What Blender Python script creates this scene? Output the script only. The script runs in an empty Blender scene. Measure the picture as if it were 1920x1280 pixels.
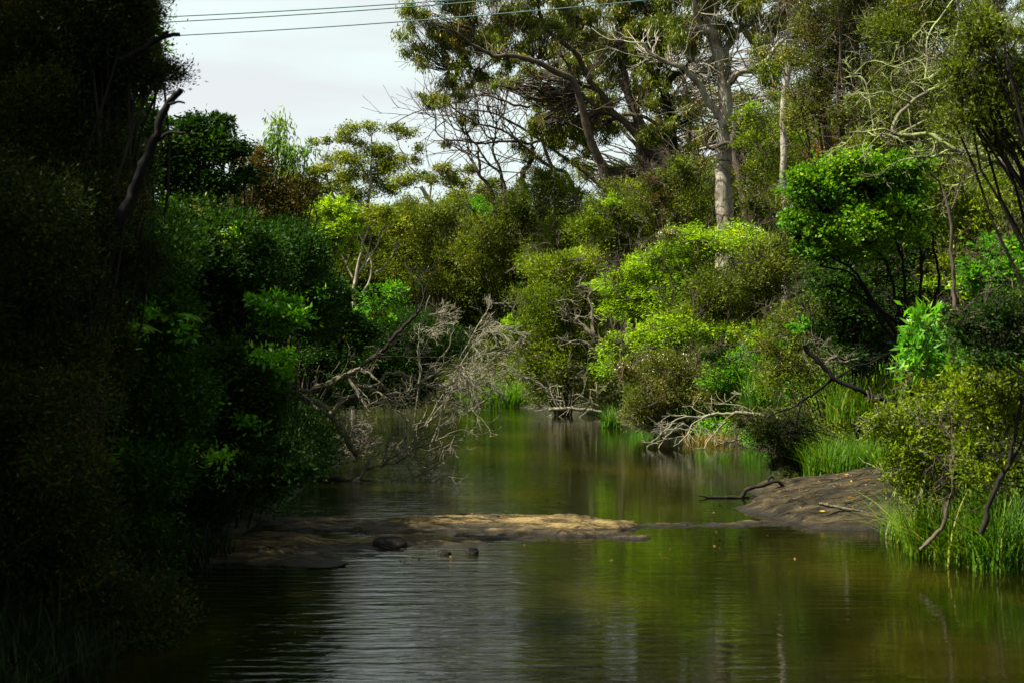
import bpy, math, random
import numpy as np
from mathutils import Vector

# ------------------------------------------------------------------ camera, sky, sun
scn = bpy.context.scene
COL = scn.collection
H, F = 2.2, 2667.0                       # eye height over the water, focal length in 1920-px units (50 mm)
cam_d = bpy.data.cameras.new('camera'); cam = bpy.data.objects.new('camera', cam_d); COL.objects.link(cam)
cam.location = (0, 0, H); cam.rotation_euler = (math.pi/2, 0, 0)
cam_d.lens = 50; cam_d.sensor_width = 36; cam_d.clip_end = 2000
cam_d.dof.use_dof = True; cam_d.dof.focus_distance = 34; cam_d.dof.aperture_fstop = 4.5
scn.camera = cam
scn.render.engine = 'CYCLES'
scn.cycles.max_bounces = 6; scn.cycles.diffuse_bounces = 2; scn.cycles.glossy_bounces = 3
scn.cycles.transmission_bounces = 3; scn.cycles.transparent_max_bounces = 4
scn.cycles.sample_clamp_indirect = 4; scn.cycles.use_denoising = True; scn.cycles.denoiser = 'OPENIMAGEDENOISE'
scn.view_settings.view_transform = 'Standard'; scn.view_settings.look = 'None'
scn.view_settings.exposure = 1.9; scn.view_settings.gamma = 1.0; scn.view_settings.use_curve_mapping = False

SUN_EL, SUN_AZ = math.radians(56), math.radians(-102)      # azimuth from +Y towards +X
sun_dir = Vector((math.sin(SUN_AZ)*math.cos(SUN_EL), math.cos(SUN_AZ)*math.cos(SUN_EL), math.sin(SUN_EL)))
sd = bpy.data.lights.new('sun', 'SUN'); sd.energy = 5.0; sd.angle = math.radians(0.5); sd.color = (1.0, 0.95, 0.84)
so = bpy.data.objects.new('sun', sd); COL.objects.link(so); so.rotation_euler = sun_dir.to_track_quat('Z', 'Y').to_euler()
so.location = (0, 0, 40)

world = bpy.data.worlds.new('World'); scn.world = world; world.use_nodes = True
wn, wl = world.node_tree.nodes, world.node_tree.links
for n in list(wn): wn.remove(n)
sky = wn.new('ShaderNodeTexSky'); sky.sky_type = 'NISHITA'; sky.sun_disc = False
sky.sun_elevation = SUN_EL; sky.sun_rotation = SUN_AZ; sky.dust_density = 2.0; sky.air_density = 1.0
hs = wn.new('ShaderNodeHueSaturation'); hs.inputs['Saturation'].default_value = 0.15
tc = wn.new('ShaderNodeTexCoord'); mp = wn.new('ShaderNodeMapping'); mp.inputs['Scale'].default_value = (2.2, 2.2, 16)
mp.inputs['Rotation'].default_value = (0.10, 0.05, 0)
nz = wn.new('ShaderNodeTexNoise'); nz.inputs['Scale'].default_value = 1.6; nz.inputs['Detail'].default_value = 5; nz.inputs['Roughness'].default_value = .5
cr = wn.new('ShaderNodeValToRGB'); cr.color_ramp.elements[0].position = .32; cr.color_ramp.elements[1].position = .66
cr.color_ramp.elements[0].color = (.10, .10, .10, 1); cr.color_ramp.elements[1].color = (.70, .70, .70, 1)
mx = wn.new('ShaderNodeMix'); mx.data_type = 'RGBA'; mx.inputs['B'].default_value = (5.0, 6.2, 5.85, 1)
bg = wn.new('ShaderNodeBackground'); bg.inputs['Strength'].default_value = 0.05
wo = wn.new('ShaderNodeOutputWorld')
wl.new(tc.outputs['Generated'], mp.inputs['Vector']); wl.new(mp.outputs[0], nz.inputs['Vector']); wl.new(nz.outputs['Fac'], cr.inputs['Fac'])
wl.new(sky.outputs[0], hs.inputs['Color']); wl.new(hs.outputs[0], mx.inputs['A']); wl.new(cr.outputs[0], mx.inputs['Factor'])
wl.new(mx.outputs['Result'], bg.inputs['Color']); wl.new(bg.outputs[0], wo.inputs['Surface'])

# ------------------------------------------------------------------ helpers
def P(px, py, Y): return np.array([(px-960)/F*Y, Y, H+(640-py)/F*Y])
RNG = np.random.default_rng(11)
def unit(v): return v/np.maximum(np.linalg.norm(v, axis=-1, keepdims=True), 1e-9)

def tag(o, label=None, cat=None, group=None, kind=None):
    for k, v in (('label', label), ('category', cat), ('group', group), ('kind', kind)):
        if v: o[k] = v
    return o
def empty(name, loc, label, cat, group=None):
    o = bpy.data.objects.new(name, None); COL.objects.link(o); o.location = loc; o.empty_display_size = .3
    return tag(o, label, cat, group)
def mesh_obj(name, V, faces, mat, parent=None, origin=(0, 0, 0), tint=None, smooth=True):
    """faces: int array (n,4) or (n,3), or a list of such arrays"""
    if not isinstance(faces, list): faces = [faces]
    faces = [f for f in faces if len(f)]
    V = np.asarray(V, dtype=np.float64) - np.asarray(origin, dtype=np.float64)
    me = bpy.data.meshes.new(name)
    me.vertices.add(len(V)); me.vertices.foreach_set('co', V.astype(np.float32).ravel())
    loops = np.concatenate([f.ravel() for f in faces]).astype(np.int32)
    counts = np.concatenate([np.full(len(f), f.shape[1]) for f in faces])
    starts = np.concatenate([[0], np.cumsum(counts)[:-1]]).astype(np.int32)
    me.loops.add(len(loops)); me.loops.foreach_set('vertex_index', loops)
    me.polygons.add(len(counts)); me.polygons.foreach_set('loop_start', starts)
    if smooth: me.polygons.foreach_set('use_smooth', np.ones(len(counts), dtype=bool))
    me.update(calc_edges=True)
    if tint is not None:
        a = me.attributes.new('tint', 'FLOAT', 'FACE'); a.data.foreach_set('value', np.asarray(tint, dtype=np.float32))
    me.materials.append(mat)
    o = bpy.data.objects.new(name, me); COL.objects.link(o)
    if parent is not None: o.parent = parent
    else: o.location = origin
    return o

def catmull(pts, K):
    pts = np.asarray(pts, float)
    if len(pts) == 2: return pts[0]+(pts[1]-pts[0])*np.linspace(0, 1, K)[:, None]
    p = np.vstack([2*pts[0]-pts[1], pts, 2*pts[-1]-pts[-2]])
    n = len(pts)-1
    d = np.concatenate([[0], np.cumsum(np.linalg.norm(np.diff(pts[:, :3], axis=0), axis=1))])
    t = np.interp(np.linspace(0, d[-1], K), d, np.arange(n+1))
    i = np.minimum(t.astype(int), n-1); u = (t-i)[:, None]
    a, b, c, e = p[i], p[i+1], p[i+2], p[i+3]
    return .5*(2*b+(c-a)*u+(2*a-5*b+4*c-e)*u**2+(3*b-a-3*c+e)*u**3)

def tubes(Pm, R, sides):
    """Pm (M,K,3), R (M,K) -> verts, quads"""
    Pm = np.asarray(Pm, float); R = np.asarray(R, float)
    M, K, _ = Pm.shape
    T = unit(np.gradient(Pm, axis=1))
    ch = unit(Pm[:, -1]-Pm[:, 0])
    ref = np.where(np.abs(ch[:, 2:3]) < .7, np.array([[0, 0, 1.]]), np.array([[1., .2, 0]]))
    ref = unit(ref-ch*np.sum(ref*ch, -1, keepdims=True))
    N = unit(np.cross(T, np.cross(np.broadcast_to(ref[:, None], T.shape), T)))
    B = np.cross(T, N)
    a = np.linspace(0, 2*np.pi, sides, endpoint=False)
    V = Pm[:, :, None]+R[:, :, None, None]*(np.cos(a)[None, None, :, None]*N[:, :, None]+np.sin(a)[None, None, :, None]*B[:, :, None])
    idx = np.arange(M*K*sides).reshape(M, K, sides); nx = np.roll(idx, -1, axis=2)
    Q = np.stack([idx[:, :-1], nx[:, :-1], nx[:, 1:], idx[:, 1:]], -1).reshape(-1, 4)
    return V.reshape(-1, 3), Q
def join(parts):
    Vs, Fs, off = [], [], 0
    for V, Q in parts:
        Vs.append(V); Fs.append(Q+off); off += len(V)
    return np.vstack(Vs), np.vstack(Fs)
def trunk_tube(p, r, sides, rng, rough=.10):
    """one lumpy limb with a closed tip"""
    V, Q = tubes(p[None], r[None], sides)
    K = len(p)
    V = V.reshape(K, sides, 3); c = p[:, None]
    k = 1+rough*(rng.random((K, sides, 1))-.5)*2
    V = c+(V-c)*k
    return V.reshape(-1, 3), Q

def grow(starts, dirs, L, R, levels, nchild, spread, wander, bias, rng, K=6, shrink=.62, rshrink=.6, tmin=.25):
    """vectorised bare branching; returns [(P, R)] one batch per level"""
    out = []
    S, D = np.asarray(starts, float), unit(np.asarray(dirs, float))
    M = len(S); Ls = np.full(M, L)*rng.uniform(.7, 1.25, M) if np.isscalar(L) else np.asarray(L); Rs = np.full(M, R) if np.isscalar(R) else np.asarray(R)
    for lv in range(levels):
        M = len(S); Pm = np.zeros((M, K, 3)); Pm[:, 0] = S; d = D.copy()
        for k in range(1, K):
            d = unit(d+wander*rng.normal(size=(M, 3))+np.asarray(bias))
            Pm[:, k] = Pm[:, k-1]+d*(Ls/(K-1))[:, None]
        Rm = Rs[:, None]*np.linspace(1, .45, K)[None]
        out.append((Pm, Rm))
        if lv == levels-1: break
        n = nchild[lv] if isinstance(nchild, (list, tuple)) else nchild
        par = np.repeat(np.arange(M), n); t = rng.uniform(tmin, 1, len(par))*(K-1)
        i = np.minimum(t.astype(int), K-2); u = (t-i)[:, None]
        S = Pm[par, i]*(1-u)+Pm[par, i+1]*u
        T = unit(Pm[par, i+1]-Pm[par, i]); rp = rng.normal(size=(len(par), 3)); rp = unit(rp-T*np.sum(rp*T, -1, keepdims=True))
        ang = rng.uniform(.5, 1.2, len(par))[:, None]*spread
        D = T*np.cos(ang)+rp*np.sin(ang)
        Ls = Ls[par]*shrink*rng.uniform(.6, 1.25, len(par)); Rs = Rs[par]*rshrink
    return out

def leaf_quads(C, D, L, W, rng, fold=.18):
    n = len(C); D = unit(D); r = rng.normal(size=(n, 3)); S = unit(np.cross(D, r)); N = np.cross(D, S)
    L = L*rng.uniform(.6, 1.25, n)[:, None]; W = W*rng.uniform(.7, 1.2, n)[:, None]
    mid = C+D*L*.45+N*W*fold
    V = np.stack([C, mid+S*W*.5, C+D*L-N*L*.06, mid-S*W*.5], 1).reshape(-1, 3)
    return V, np.arange(4*n).reshape(n, 4)

# ------------------------------------------------------------------ materials
MATS = {}
def nodes_of(name):
    m = bpy.data.materials.new(name); m.use_nodes = True
    nt = m.node_tree
    for n in list(nt.nodes): nt.nodes.remove(n)
    out = nt.nodes.new('ShaderNodeOutputMaterial')
    return m, nt.nodes, nt.links, out
def ramp(N, stops):
    c = N.new('ShaderNodeValToRGB'); e = c.color_ramp.elements
    while len(e) < len(stops): e.new(.5)
    for k, (p, col) in enumerate(stops): e[k].position = p; e[k].color = (*col, 1)
    return c
def leaf_mat(name, cols, trans=.35, spec=.25, rough=.5, tcol=None):
    """cols: dark, mid, light, tip"""
    if name in MATS: return MATS[name]
    cols = [(r*1.08, g*1.08, b*.5) for r, g, b in cols]; spec *= .5
    m, N, L, out = nodes_of(name)
    at = N.new('ShaderNodeAttribute'); at.attribute_name = 'tint'
    c = ramp(N, [(0, cols[0]), (.5, cols[1]), (.86, cols[2]), (1, cols[3])])
    L.new(at.outputs['Fac'], c.inputs['Fac'])
    p = N.new('ShaderNodeBsdfPrincipled'); p.inputs['Roughness'].default_value = rough; p.inputs['Specular IOR Level'].default_value = spec
    t = N.new('ShaderNodeBsdfTranslucent'); mixs = N.new('ShaderNodeMixShader'); mixs.inputs[0].default_value = trans
    h = N.new('ShaderNodeHueSaturation'); h.inputs['Saturation'].default_value = 1.1; h.inputs['Value'].default_value = 1.5
    L.new(c.outputs[0], p.inputs['Base Color']); L.new(c.outputs[0], h.inputs['Color']); L.new(h.outputs[0], t.inputs['Color'])
    L.new(p.outputs[0], mixs.inputs[1]); L.new(t.outputs[0], mixs.inputs[2]); L.new(mixs.outputs[0], out.inputs['Surface'])
    MATS[name] = m; return m
def bark_mat(name, a, b, c, scale=3.0, stretch=.18, rough=.85, bump=.5, patch=.5):
    if name in MATS: return MATS[name]
    m, N, L, out = nodes_of(name)
    tc = N.new('ShaderNodeTexCoord'); mp = N.new('ShaderNodeMapping'); mp.inputs['Scale'].default_value = (1, 1, stretch)
    n1 = N.new('ShaderNodeTexNoise'); n1.inputs['Scale'].default_value = scale*6; n1.inputs['Detail'].default_value = 6; n1.inputs['Roughness'].default_value = .65
    n2 = N.new('ShaderNodeTexNoise'); n2.inputs['Scale'].default_value = scale*.7; n2.inputs['Detail'].default_value = 3
    r1 = ramp(N, [(.35, a), (.65, b)]); r2 = ramp(N, [(patch-.06, (0, 0, 0)), (patch+.08, (1, 1, 1))])
    mix = N.new('ShaderNodeMix'); mix.data_type = 'RGBA'; mix.inputs['B'].default_value = (*c, 1)
    L.new(tc.outputs['Object'], mp.inputs[0]); L.new(mp.outputs[0], n1.inputs['Vector']); L.new(tc.outputs['Object'], n2.inputs['Vector'])
    L.new(n1.outputs['Fac'], r1.inputs['Fac']); L.new(n2.outputs['Fac'], r2.inputs['Fac'])
    L.new(r1.outputs[0], mix.inputs['A']); L.new(r2.outputs[0], mix.inputs['Factor'])
    p = N.new('ShaderNodeBsdfPrincipled'); p.inputs['Roughness'].default_value = rough; p.inputs['Specular IOR Level'].default_value = .08
    bp = N.new('ShaderNodeBump'); bp.inputs['Strength'].default_value = bump; bp.inputs['Distance'].default_value = .03
    L.new(n1.outputs['Fac'], bp.inputs['Height']); L.new(bp.outputs[0], p.inputs['Normal'])
    L.new(mix.outputs['Result'], p.inputs['Base Color']); L.new(p.outputs[0], out.inputs['Surface'])
    MATS[name] = m; return m

LEAF = {  # L, W, spread, leaves per anchor, direction, colours
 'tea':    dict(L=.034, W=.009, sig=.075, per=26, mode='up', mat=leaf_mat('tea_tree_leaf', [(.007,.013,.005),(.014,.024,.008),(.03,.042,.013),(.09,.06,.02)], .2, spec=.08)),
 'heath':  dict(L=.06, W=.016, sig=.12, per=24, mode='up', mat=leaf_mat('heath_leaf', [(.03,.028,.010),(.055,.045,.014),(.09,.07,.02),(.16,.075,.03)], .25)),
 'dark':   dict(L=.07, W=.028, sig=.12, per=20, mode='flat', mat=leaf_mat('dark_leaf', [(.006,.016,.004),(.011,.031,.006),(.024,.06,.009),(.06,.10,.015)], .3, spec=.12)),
 'broad':  dict(L=.085, W=.034, sig=.13, per=22, mode='flat', mat=leaf_mat('broad_leaf', [(.03,.10,.010),(.055,.17,.014),(.10,.25,.02),(.22,.30,.03)], .42)),
 'vine':   dict(L=.065, W=.04, sig=.12, per=20, mode='flat', mat=leaf_mat('vine_leaf', [(.030,.085,.008),(.058,.142,.010),(.11,.205,.014),(.2,.27,.03)], .42)),
 'wattle': dict(L=.10, W=.030, sig=.17, per=30, mode='up', mat=leaf_mat('wattle_leaf', [(.06,.095,.008),(.095,.14,.010),(.15,.205,.015),(.24,.26,.03)], .38)),
 'bright': dict(L=.11, W=.028, sig=.17, per=30, mode='flat', mat=leaf_mat('feathery_leaf', [(.095,.175,.010),(.145,.25,.012),(.23,.35,.02),(.36,.42,.06)], .42)),
 'olive':  dict(L=.09, W=.024, sig=.16, per=26, mode='up', mat=leaf_mat('olive_leaf', [(.042,.058,.010),(.072,.10,.014),(.115,.15,.02),(.19,.16,.04)], .3)),
 'gum':    dict(L=.17, W=.036, sig=.17, per=26, mode='droop', mat=leaf_mat('gum_leaf', [(.055,.075,.012),(.095,.125,.018),(.15,.165,.024),(.28,.17,.025)], .3, spec=.4, rough=.4)),
 'gumfar': dict(L=.16, W=.06, sig=.13, per=36, mode='rand', mat=leaf_mat('far_gum_leaf', [(.065,.085,.010),(.10,.13,.012),(.15,.175,.018),(.22,.19,.03)], .3)),
 'sap':    dict(L=.12, W=.028, sig=.10, per=16, mode='droop', mat=leaf_mat('sapling_leaf', [(.05,.10,.03),(.08,.15,.045),(.13,.21,.07),(.2,.25,.1)], .4, spec=.4)),
 'lance':  dict(L=.13, W=.032, sig=.07, per=12, mode='up', mat=leaf_mat('lance_leaf', [(.05,.16,.02),(.08,.24,.03),(.14,.32,.06),(.25,.38,.1)], .4, spec=.4)),
 'grey':   dict(L=.06, W=.014, sig=.12, per=24, mode='up', mat=leaf_mat('grey_twig_leaf', [(.052,.062,.02),(.078,.09,.026),(.12,.132,.04),(.19,.17,.07)], .25)),
}
BARK = {
 'pale':  bark_mat('pale_gum_bark', (.13,.117,.088), (.31,.28,.215), (.10,.08,.055), patch=.54),
 'brown': bark_mat('brown_bark', (.028,.022,.015), (.085,.068,.048), (.05,.032,.02), patch=.6),
 'dark':  bark_mat('dark_bark', (.007,.006,.0045), (.022,.018,.014), (.012,.010,.007)),
 'dead':  bark_mat('dead_wood', (.035,.03,.02), (.13,.115,.08), (.08,.082,.034), patch=.6),
 'straw': bark_mat('dry_twig', (.10,.094,.064), (.22,.203,.135), (.14,.128,.082)),
 'lichen':bark_mat('lichen_bark', (.05,.045,.03), (.13,.115,.08), (.20,.23,.08), scale=6, patch=.48),
 'black': bark_mat('silhouette_wood', (.003,.0026,.0022), (.008,.007,.006), (.004,.0035,.003)),  # silhouette darkness put into the bark colour of these stems
}

# ------------------------------------------------------------------ terrain
XL = lambda y: np.interp(y, [-60, 0, 7.5, 9, 10.5, 12.5, 15, 19, 23, 27, 32, 42, 50, 60], [-6, -3.2, -2.7, -2.8, -3.1, -3.2, -3.1, -3.0, -3.2, -3.8, -4.4, -6.2, -9, -14])
XR = lambda y: np.interp(y, [-60, 0, 8, 12.5, 14.5, 16, 20, 24, 27, 30, 34, 38, 43, 60], [8, 7, 6.0, 5.6, 5.0, 4.7, 5.2, 5.6, 5.5, 4.8, 3.5, 2.9, 2.6, -6])
YF = lambda x: np.interp(x, [-30, -8, -4, -1, 1, 3, 6], [56, 54, 52, 51, 47, 44.5, 44.5])
def sines(x, y, s, seed, n=8):
    r = np.random.default_rng(seed); z = np.zeros(np.broadcast(x, y).shape)
    for k in range(n):
        a = r.uniform(0, 2*np.pi); f = s*r.uniform(.5, 2.2); z = z+np.sin((x*np.cos(a)+y*np.sin(a))*f+r.uniform(0, 6.28))/n
    return z
def ground_z(x, y):
    x = np.asarray(x, float); y = np.asarray(y, float)
    dl, dr, df = XL(y)-x, x-XR(y), (y-YF(x))
    d = np.maximum(np.maximum(dl, dr), df*.8)
    right = np.clip((x-0)/6, 0, 1)
    up = .28*np.clip(d, 0, 1)+np.clip(d-.6, 0, 9)*(.20+.36*right)+np.clip(d-9, 0, 60)*(.03+.10*right)+np.clip(df-6, 0, 60)*.07*np.clip((1-x)/4, 0, 1)
    z = np.where(d > 0, up, np.maximum(-.75, d*.45))
    return z+.16*sines(x, y, 1.3, 3)*np.clip(d, 0, 1)+.5*sines(x, y, .25, 4)*np.clip(d-3, 0, 1)

def soil_mat():
    m, N, L, out = nodes_of('leaf_litter_soil')
    tc = N.new('ShaderNodeTexCoord'); n1 = N.new('ShaderNodeTexNoise'); n1.inputs['Scale'].default_value = 9; n1.inputs['Detail'].default_value = 8
    n2 = N.new('ShaderNodeTexNoise'); n2.inputs['Scale'].default_value = .8
    r = ramp(N, [(.3, (.008,.006,.004)), (.55, (.022,.016,.009)), (.75, (.05,.035,.018))]); L.new(tc.outputs['Object'], n1.inputs['Vector']); L.new(n1.outputs['Fac'], r.inputs['Fac'])
    g = N.new('ShaderNodeMix'); g.data_type = 'RGBA'; g.inputs['B'].default_value = (.008,.016,.004,1); L.new(tc.outputs['Object'], n2.inputs['Vector'])
    L.new(n2.outputs['Fac'], g.inputs['Factor']); L.new(r.outputs[0], g.inputs['A'])
    p = N.new('ShaderNodeBsdfPrincipled'); p.inputs['Roughness'].default_value = .95; p.inputs['Specular IOR Level'].default_value = .15
    b = N.new('ShaderNodeBump'); b.inputs['Distance'].default_value = .04; L.new(n1.outputs['Fac'], b.inputs['Height']); L.new(b.outputs[0], p.inputs['Normal'])
    L.new(g.outputs['Result'], p.inputs['Base Color']); L.new(p.outputs[0], out.inputs['Surface']); return m
def grid(xs, ys, zf):
    X, Y = np.meshgrid(xs, ys); Z = zf(X, Y); V = np.stack([X, Y, Z], -1).reshape(-1, 3)
    i = np.arange(len(xs)*len(ys)).reshape(len(ys), len(xs))
    return V, np.stack([i[:-1, :-1], i[:-1, 1:], i[1:, 1:], i[1:, :-1]], -1).reshape(-1, 4)
xs = np.concatenate([np.linspace(-400, -40, 10)[:-1], np.linspace(-40, -10, 20)[:-1], np.linspace(-10, 12, 110)[:-1], np.linspace(12, 45, 22)[:-1], np.linspace(45, 400, 10)])
ys = np.concatenate([np.linspace(-200, -20, 8)[:-1], np.linspace(-20, 4, 16)[:-1], np.linspace(4, 58, 190)[:-1], np.linspace(58, 120, 30)[:-1], np.linspace(120, 700, 10)])
V, Q = grid(xs, ys, ground_z)
tag(mesh_obj('ground', V, Q, soil_mat()), 'dark leaf litter soil rising from both river banks', kind='structure')

def water_mat():
    m, N, L, out = nodes_of('murky_river_water')
    tc = N.new('ShaderNodeTexCoord')
    n = N.new('ShaderNodeTexNoise'); n.inputs['Scale'].default_value = .42; n.inputs['Detail'].default_value = 3
    mpa = N.new('ShaderNodeMapping'); mpa.inputs['Scale'].default_value = (1, .55, 1); L.new(tc.outputs['Object'], mpa.inputs[0]); L.new(mpa.outputs[0], n.inputs['Vector'])
    r = ramp(N, [(.36, (.0013,.0016,.0002)), (.52, (.0036,.0039,.0004)), (.68, (.0135,.0112,.0012))]); L.new(n.outputs['Fac'], r.inputs['Fac'])
    p = N.new('ShaderNodeBsdfPrincipled'); p.inputs['Roughness'].default_value = .035; p.inputs['IOR'].default_value = 1.33
    L.new(r.outputs[0], p.inputs['Base Color'])
    # wind ripples: long crests across the stream, stronger in the breezy reach beside the left bank
    mp = N.new('ShaderNodeMapping'); mp.inputs['Scale'].default_value = (1.15, 6.4, 1); mp.inputs['Rotation'].default_value = (0, 0, .07)
    r1 = N.new('ShaderNodeTexNoise'); r1.inputs['Scale'].default_value = 1.25; r1.inputs['Detail'].default_value = 3.5; r1.inputs['Roughness'].default_value = .5; r1.inputs['Distortion'].default_value = .6
    mp2 = N.new('ShaderNodeMapping'); mp2.inputs['Scale'].default_value = (5, 11, 1)
    r2 = N.new('ShaderNodeTexNoise'); r2.inputs['Scale'].default_value = 2.2; r2.inputs['Detail'].default_value = 3
    L.new(tc.outputs['Object'], mp.inputs[0]); L.new(mp.outputs[0], r1.inputs['Vector']); L.new(tc.outputs['Object'], mp2.inputs[0]); L.new(mp2.outputs[0], r2.inputs['Vector'])
    wv = N.new('ShaderNodeTexWave'); wv.bands_direction = 'Y'; wv.inputs['Scale'].default_value = 1.25; wv.inputs['Distortion'].default_value = 9.0; wv.inputs['Detail'].default_value = 2.0; wv.inputs['Detail Scale'].default_value = .55
    mp3 = N.new('ShaderNodeMapping'); mp3.inputs['Rotation'].default_value = (0, 0, -.10); mp3.inputs['Scale'].default_value = (.6, 1, 1); L.new(tc.outputs['Object'], mp3.inputs[0]); L.new(mp3.outputs[0], wv.inputs['Vector'])
    wa = N.new('ShaderNodeMath'); wa.operation = 'MULTIPLY_ADD'; wa.inputs[1].default_value = .10; L.new(wv.outputs['Fac'], wa.inputs[0]); L.new(r1.outputs['Fac'], wa.inputs[2])
    add = N.new('ShaderNodeMath'); add.operation = 'MULTIPLY_ADD'; add.inputs[1].default_value = .10; L.new(r2.outputs['Fac'], add.inputs[0]); L.new(wa.outputs[0], add.inputs[2])
    sx = N.new('ShaderNodeSeparateXYZ'); L.new(tc.outputs['Object'], sx.inputs[0])
    mr = N.new('ShaderNodeMapRange'); mr.interpolation_type = 'SMOOTHSTEP'
    mr.inputs['From Min'].default_value = -1.0; mr.inputs['From Max'].default_value = 1.3; mr.inputs['To Min'].default_value = 1; mr.inputs['To Max'].default_value = .20
    wob = N.new('ShaderNodeMath'); wob.operation = 'MULTIPLY_ADD'; wob.inputs[1].default_value = 2.2; L.new(n.outputs['Fac'], wob.inputs[0]); 
    sh = N.new('ShaderNodeMath'); sh.operation = 'SUBTRACT'; sh.inputs[1].default_value = 1.1; L.new(sx.outputs['X'], sh.inputs[0]); L.new(sh.outputs[0], wob.inputs[2])
    L.new(wob.outputs[0], mr.inputs['Value'])
    b = N.new('ShaderNodeBump'); b.inputs['Distance'].default_value = .015; L.new(add.outputs[0], b.inputs['Height']); L.new(mr.outputs[0], b.inputs['Strength'])
    L.new(b.outputs[0], p.inputs['Normal']); L.new(p.outputs[0], out.inputs['Surface']); return m
V, Q = grid(np.linspace(-30, 14, 12), np.linspace(-60, 62, 30), lambda x, y: 0*x)
tag(mesh_obj('river', V, Q, water_mat()), 'murky olive green river with wind ripples', kind='structure')

# ------------------------------------------------------------------ rock shelf and sand bank
def vnoise(x, y, s, seed):
    r = np.random.default_rng(seed); G = r.random((64, 64)); fx, fy = x*s, y*s
    i, j = np.floor(fx).astype(int), np.floor(fy).astype(int); u, v = fx-i, fy-j; u = u*u*(3-2*u); v = v*v*(3-2*v)
    g = lambda a, b: G[a % 64, b % 64]
    return (g(i, j)*(1-u)+g(i+1, j)*u)*(1-v)+(g(i, j+1)*(1-u)+g(i+1, j+1)*u)*v-.5
def fbm(x, y, s, seed, o=4): return sum(vnoise(x+k*7.3, y-k*3.1, s*2.1**k, seed+k)*.5**k for k in range(o))
def rock_mat(name, cols, wet=True):
    m, N, L, out = nodes_of(name)
    tc = N.new('ShaderNodeTexCoord'); n1 = N.new('ShaderNodeTexNoise'); n1.inputs['Scale'].default_value = 2.2; n1.inputs['Detail'].default_value = 7; n1.inputs['Roughness'].default_value = .62
    n2 = N.new('ShaderNodeTexNoise'); n2.inputs['Scale'].default_value = 28; n2.inputs['Detail'].default_value = 6
    mp = N.new('ShaderNodeMapping'); mp.inputs['Scale'].default_value = (.6, 1.6, 3); L.new(tc.outputs['Object'], mp.inputs[0])
    L.new(mp.outputs[0], n1.inputs['Vector']); L.new(tc.outputs['Object'], n2.inputs['Vector'])
    mixf = N.new('ShaderNodeMath'); mixf.operation = 'MULTIPLY_ADD'; mixf.inputs[1].default_value = .35; L.new(n2.outputs['Fac'], mixf.inputs[0])
    sub = N.new('ShaderNodeMath'); sub.operation = 'SUBTRACT'; sub.inputs[1].default_value = .17; L.new(n1.outputs['Fac'], sub.inputs[0]); L.new(sub.outputs[0], mixf.inputs[2])
    r = ramp(N, [(.32, cols[0]), (.46, cols[1]), (.62, cols[2])]); L.new(mixf.outputs[0], r.inputs['Fac'])
    vo = N.new('ShaderNodeTexVoronoi'); vo.feature = 'DISTANCE_TO_EDGE'; vo.inputs['Scale'].default_value = 1.7; mpv = N.new('ShaderNodeMapping'); mpv.inputs['Scale'].default_value = (.55, 1.7, 1)
    wp = N.new('ShaderNodeMixRGB'); wp.blend_type = 'ADD'; wp.inputs[0].default_value = .25; L.new(tc.outputs['Object'], wp.inputs[1]); L.new(n1.outputs['Color'], wp.inputs[2]); L.new(wp.outputs[0], mpv.inputs[0]); L.new(mpv.outputs[0], vo.inputs['Vector'])
    ck = N.new('ShaderNodeMapRange'); ck.inputs['From Min'].default_value = .0; ck.inputs['From Max'].default_value = .035; L.new(vo.outputs['Distance'], ck.inputs['Value'])
    n3 = N.new('ShaderNodeTexNoise'); n3.inputs['Scale'].default_value = 7; n3.inputs['Detail'].default_value = 8; n3.inputs['Roughness'].default_value = .7; L.new(mp.outputs[0], n3.inputs['Vector'])
    st = ramp(N, [(.42, (.25,.25,.22)), (.56, (1,1,1))]); L.new(n3.outputs['Fac'], st.inputs['Fac'])
    # wet dark band just above the water line
    sx = N.new('ShaderNodeSeparateXYZ'); L.new(tc.outputs['Object'], sx.inputs[0]); mr = N.new('ShaderNodeMapRange')
    mr.inputs['From Min'].default_value = .015; mr.inputs['From Max'].default_value = .06; L.new(sx.outputs['Z'], mr.inputs['Value'])
    mix = N.new('ShaderNodeMix'); mix.data_type = 'RGBA'; mix.inputs['A'].default_value = (.008,.006,.003,1); L.new(mr.outputs[0], mix.inputs['Factor'])
    m1 = N.new('ShaderNodeMixRGB'); m1.blend_type = 'MULTIPLY'; m1.inputs[0].default_value = .8; L.new(r.outputs[0], m1.inputs[1]); L.new(st.outputs[0], m1.inputs[2])
    m2 = N.new('ShaderNodeMixRGB'); m2.blend_type = 'MULTIPLY'; m2.inputs[0].default_value = .75; L.new(m1.outputs[0], m2.inputs[1]); L.new(ck.outputs[0], m2.inputs[2]); L.new(m2.outputs[0], mix.inputs['B'])
    hh = N.new('ShaderNodeMath'); hh.operation = 'MULTIPLY_ADD'; hh.inputs[1].default_value = .5; L.new(n3.outputs['Fac'], hh.inputs[0]); h2 = N.new('ShaderNodeMath'); h2.operation = 'MULTIPLY_ADD'; h2.inputs[1].default_value = .45; L.new(ck.outputs[0], h2.inputs[0]); L.new(mixf.outputs[0], h2.inputs[2]); L.new(h2.outputs[0], hh.inputs[2])
    p = N.new('ShaderNodeBsdfPrincipled'); L.new(mix.outputs['Result'], p.inputs['Base Color'])
    rr = N.new('ShaderNodeMapRange'); rr.inputs['From Min'].default_value = .015; rr.inputs['From Max'].default_value = .06; rr.inputs['To Min'].default_value = .62; rr.inputs['To Max'].default_value = .9
    L.new(sx.outputs['Z'], rr.inputs['Value']); L.new(rr.outputs[0], p.inputs['Roughness']); p.inputs['Specular IOR Level'].default_value = .12
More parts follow.
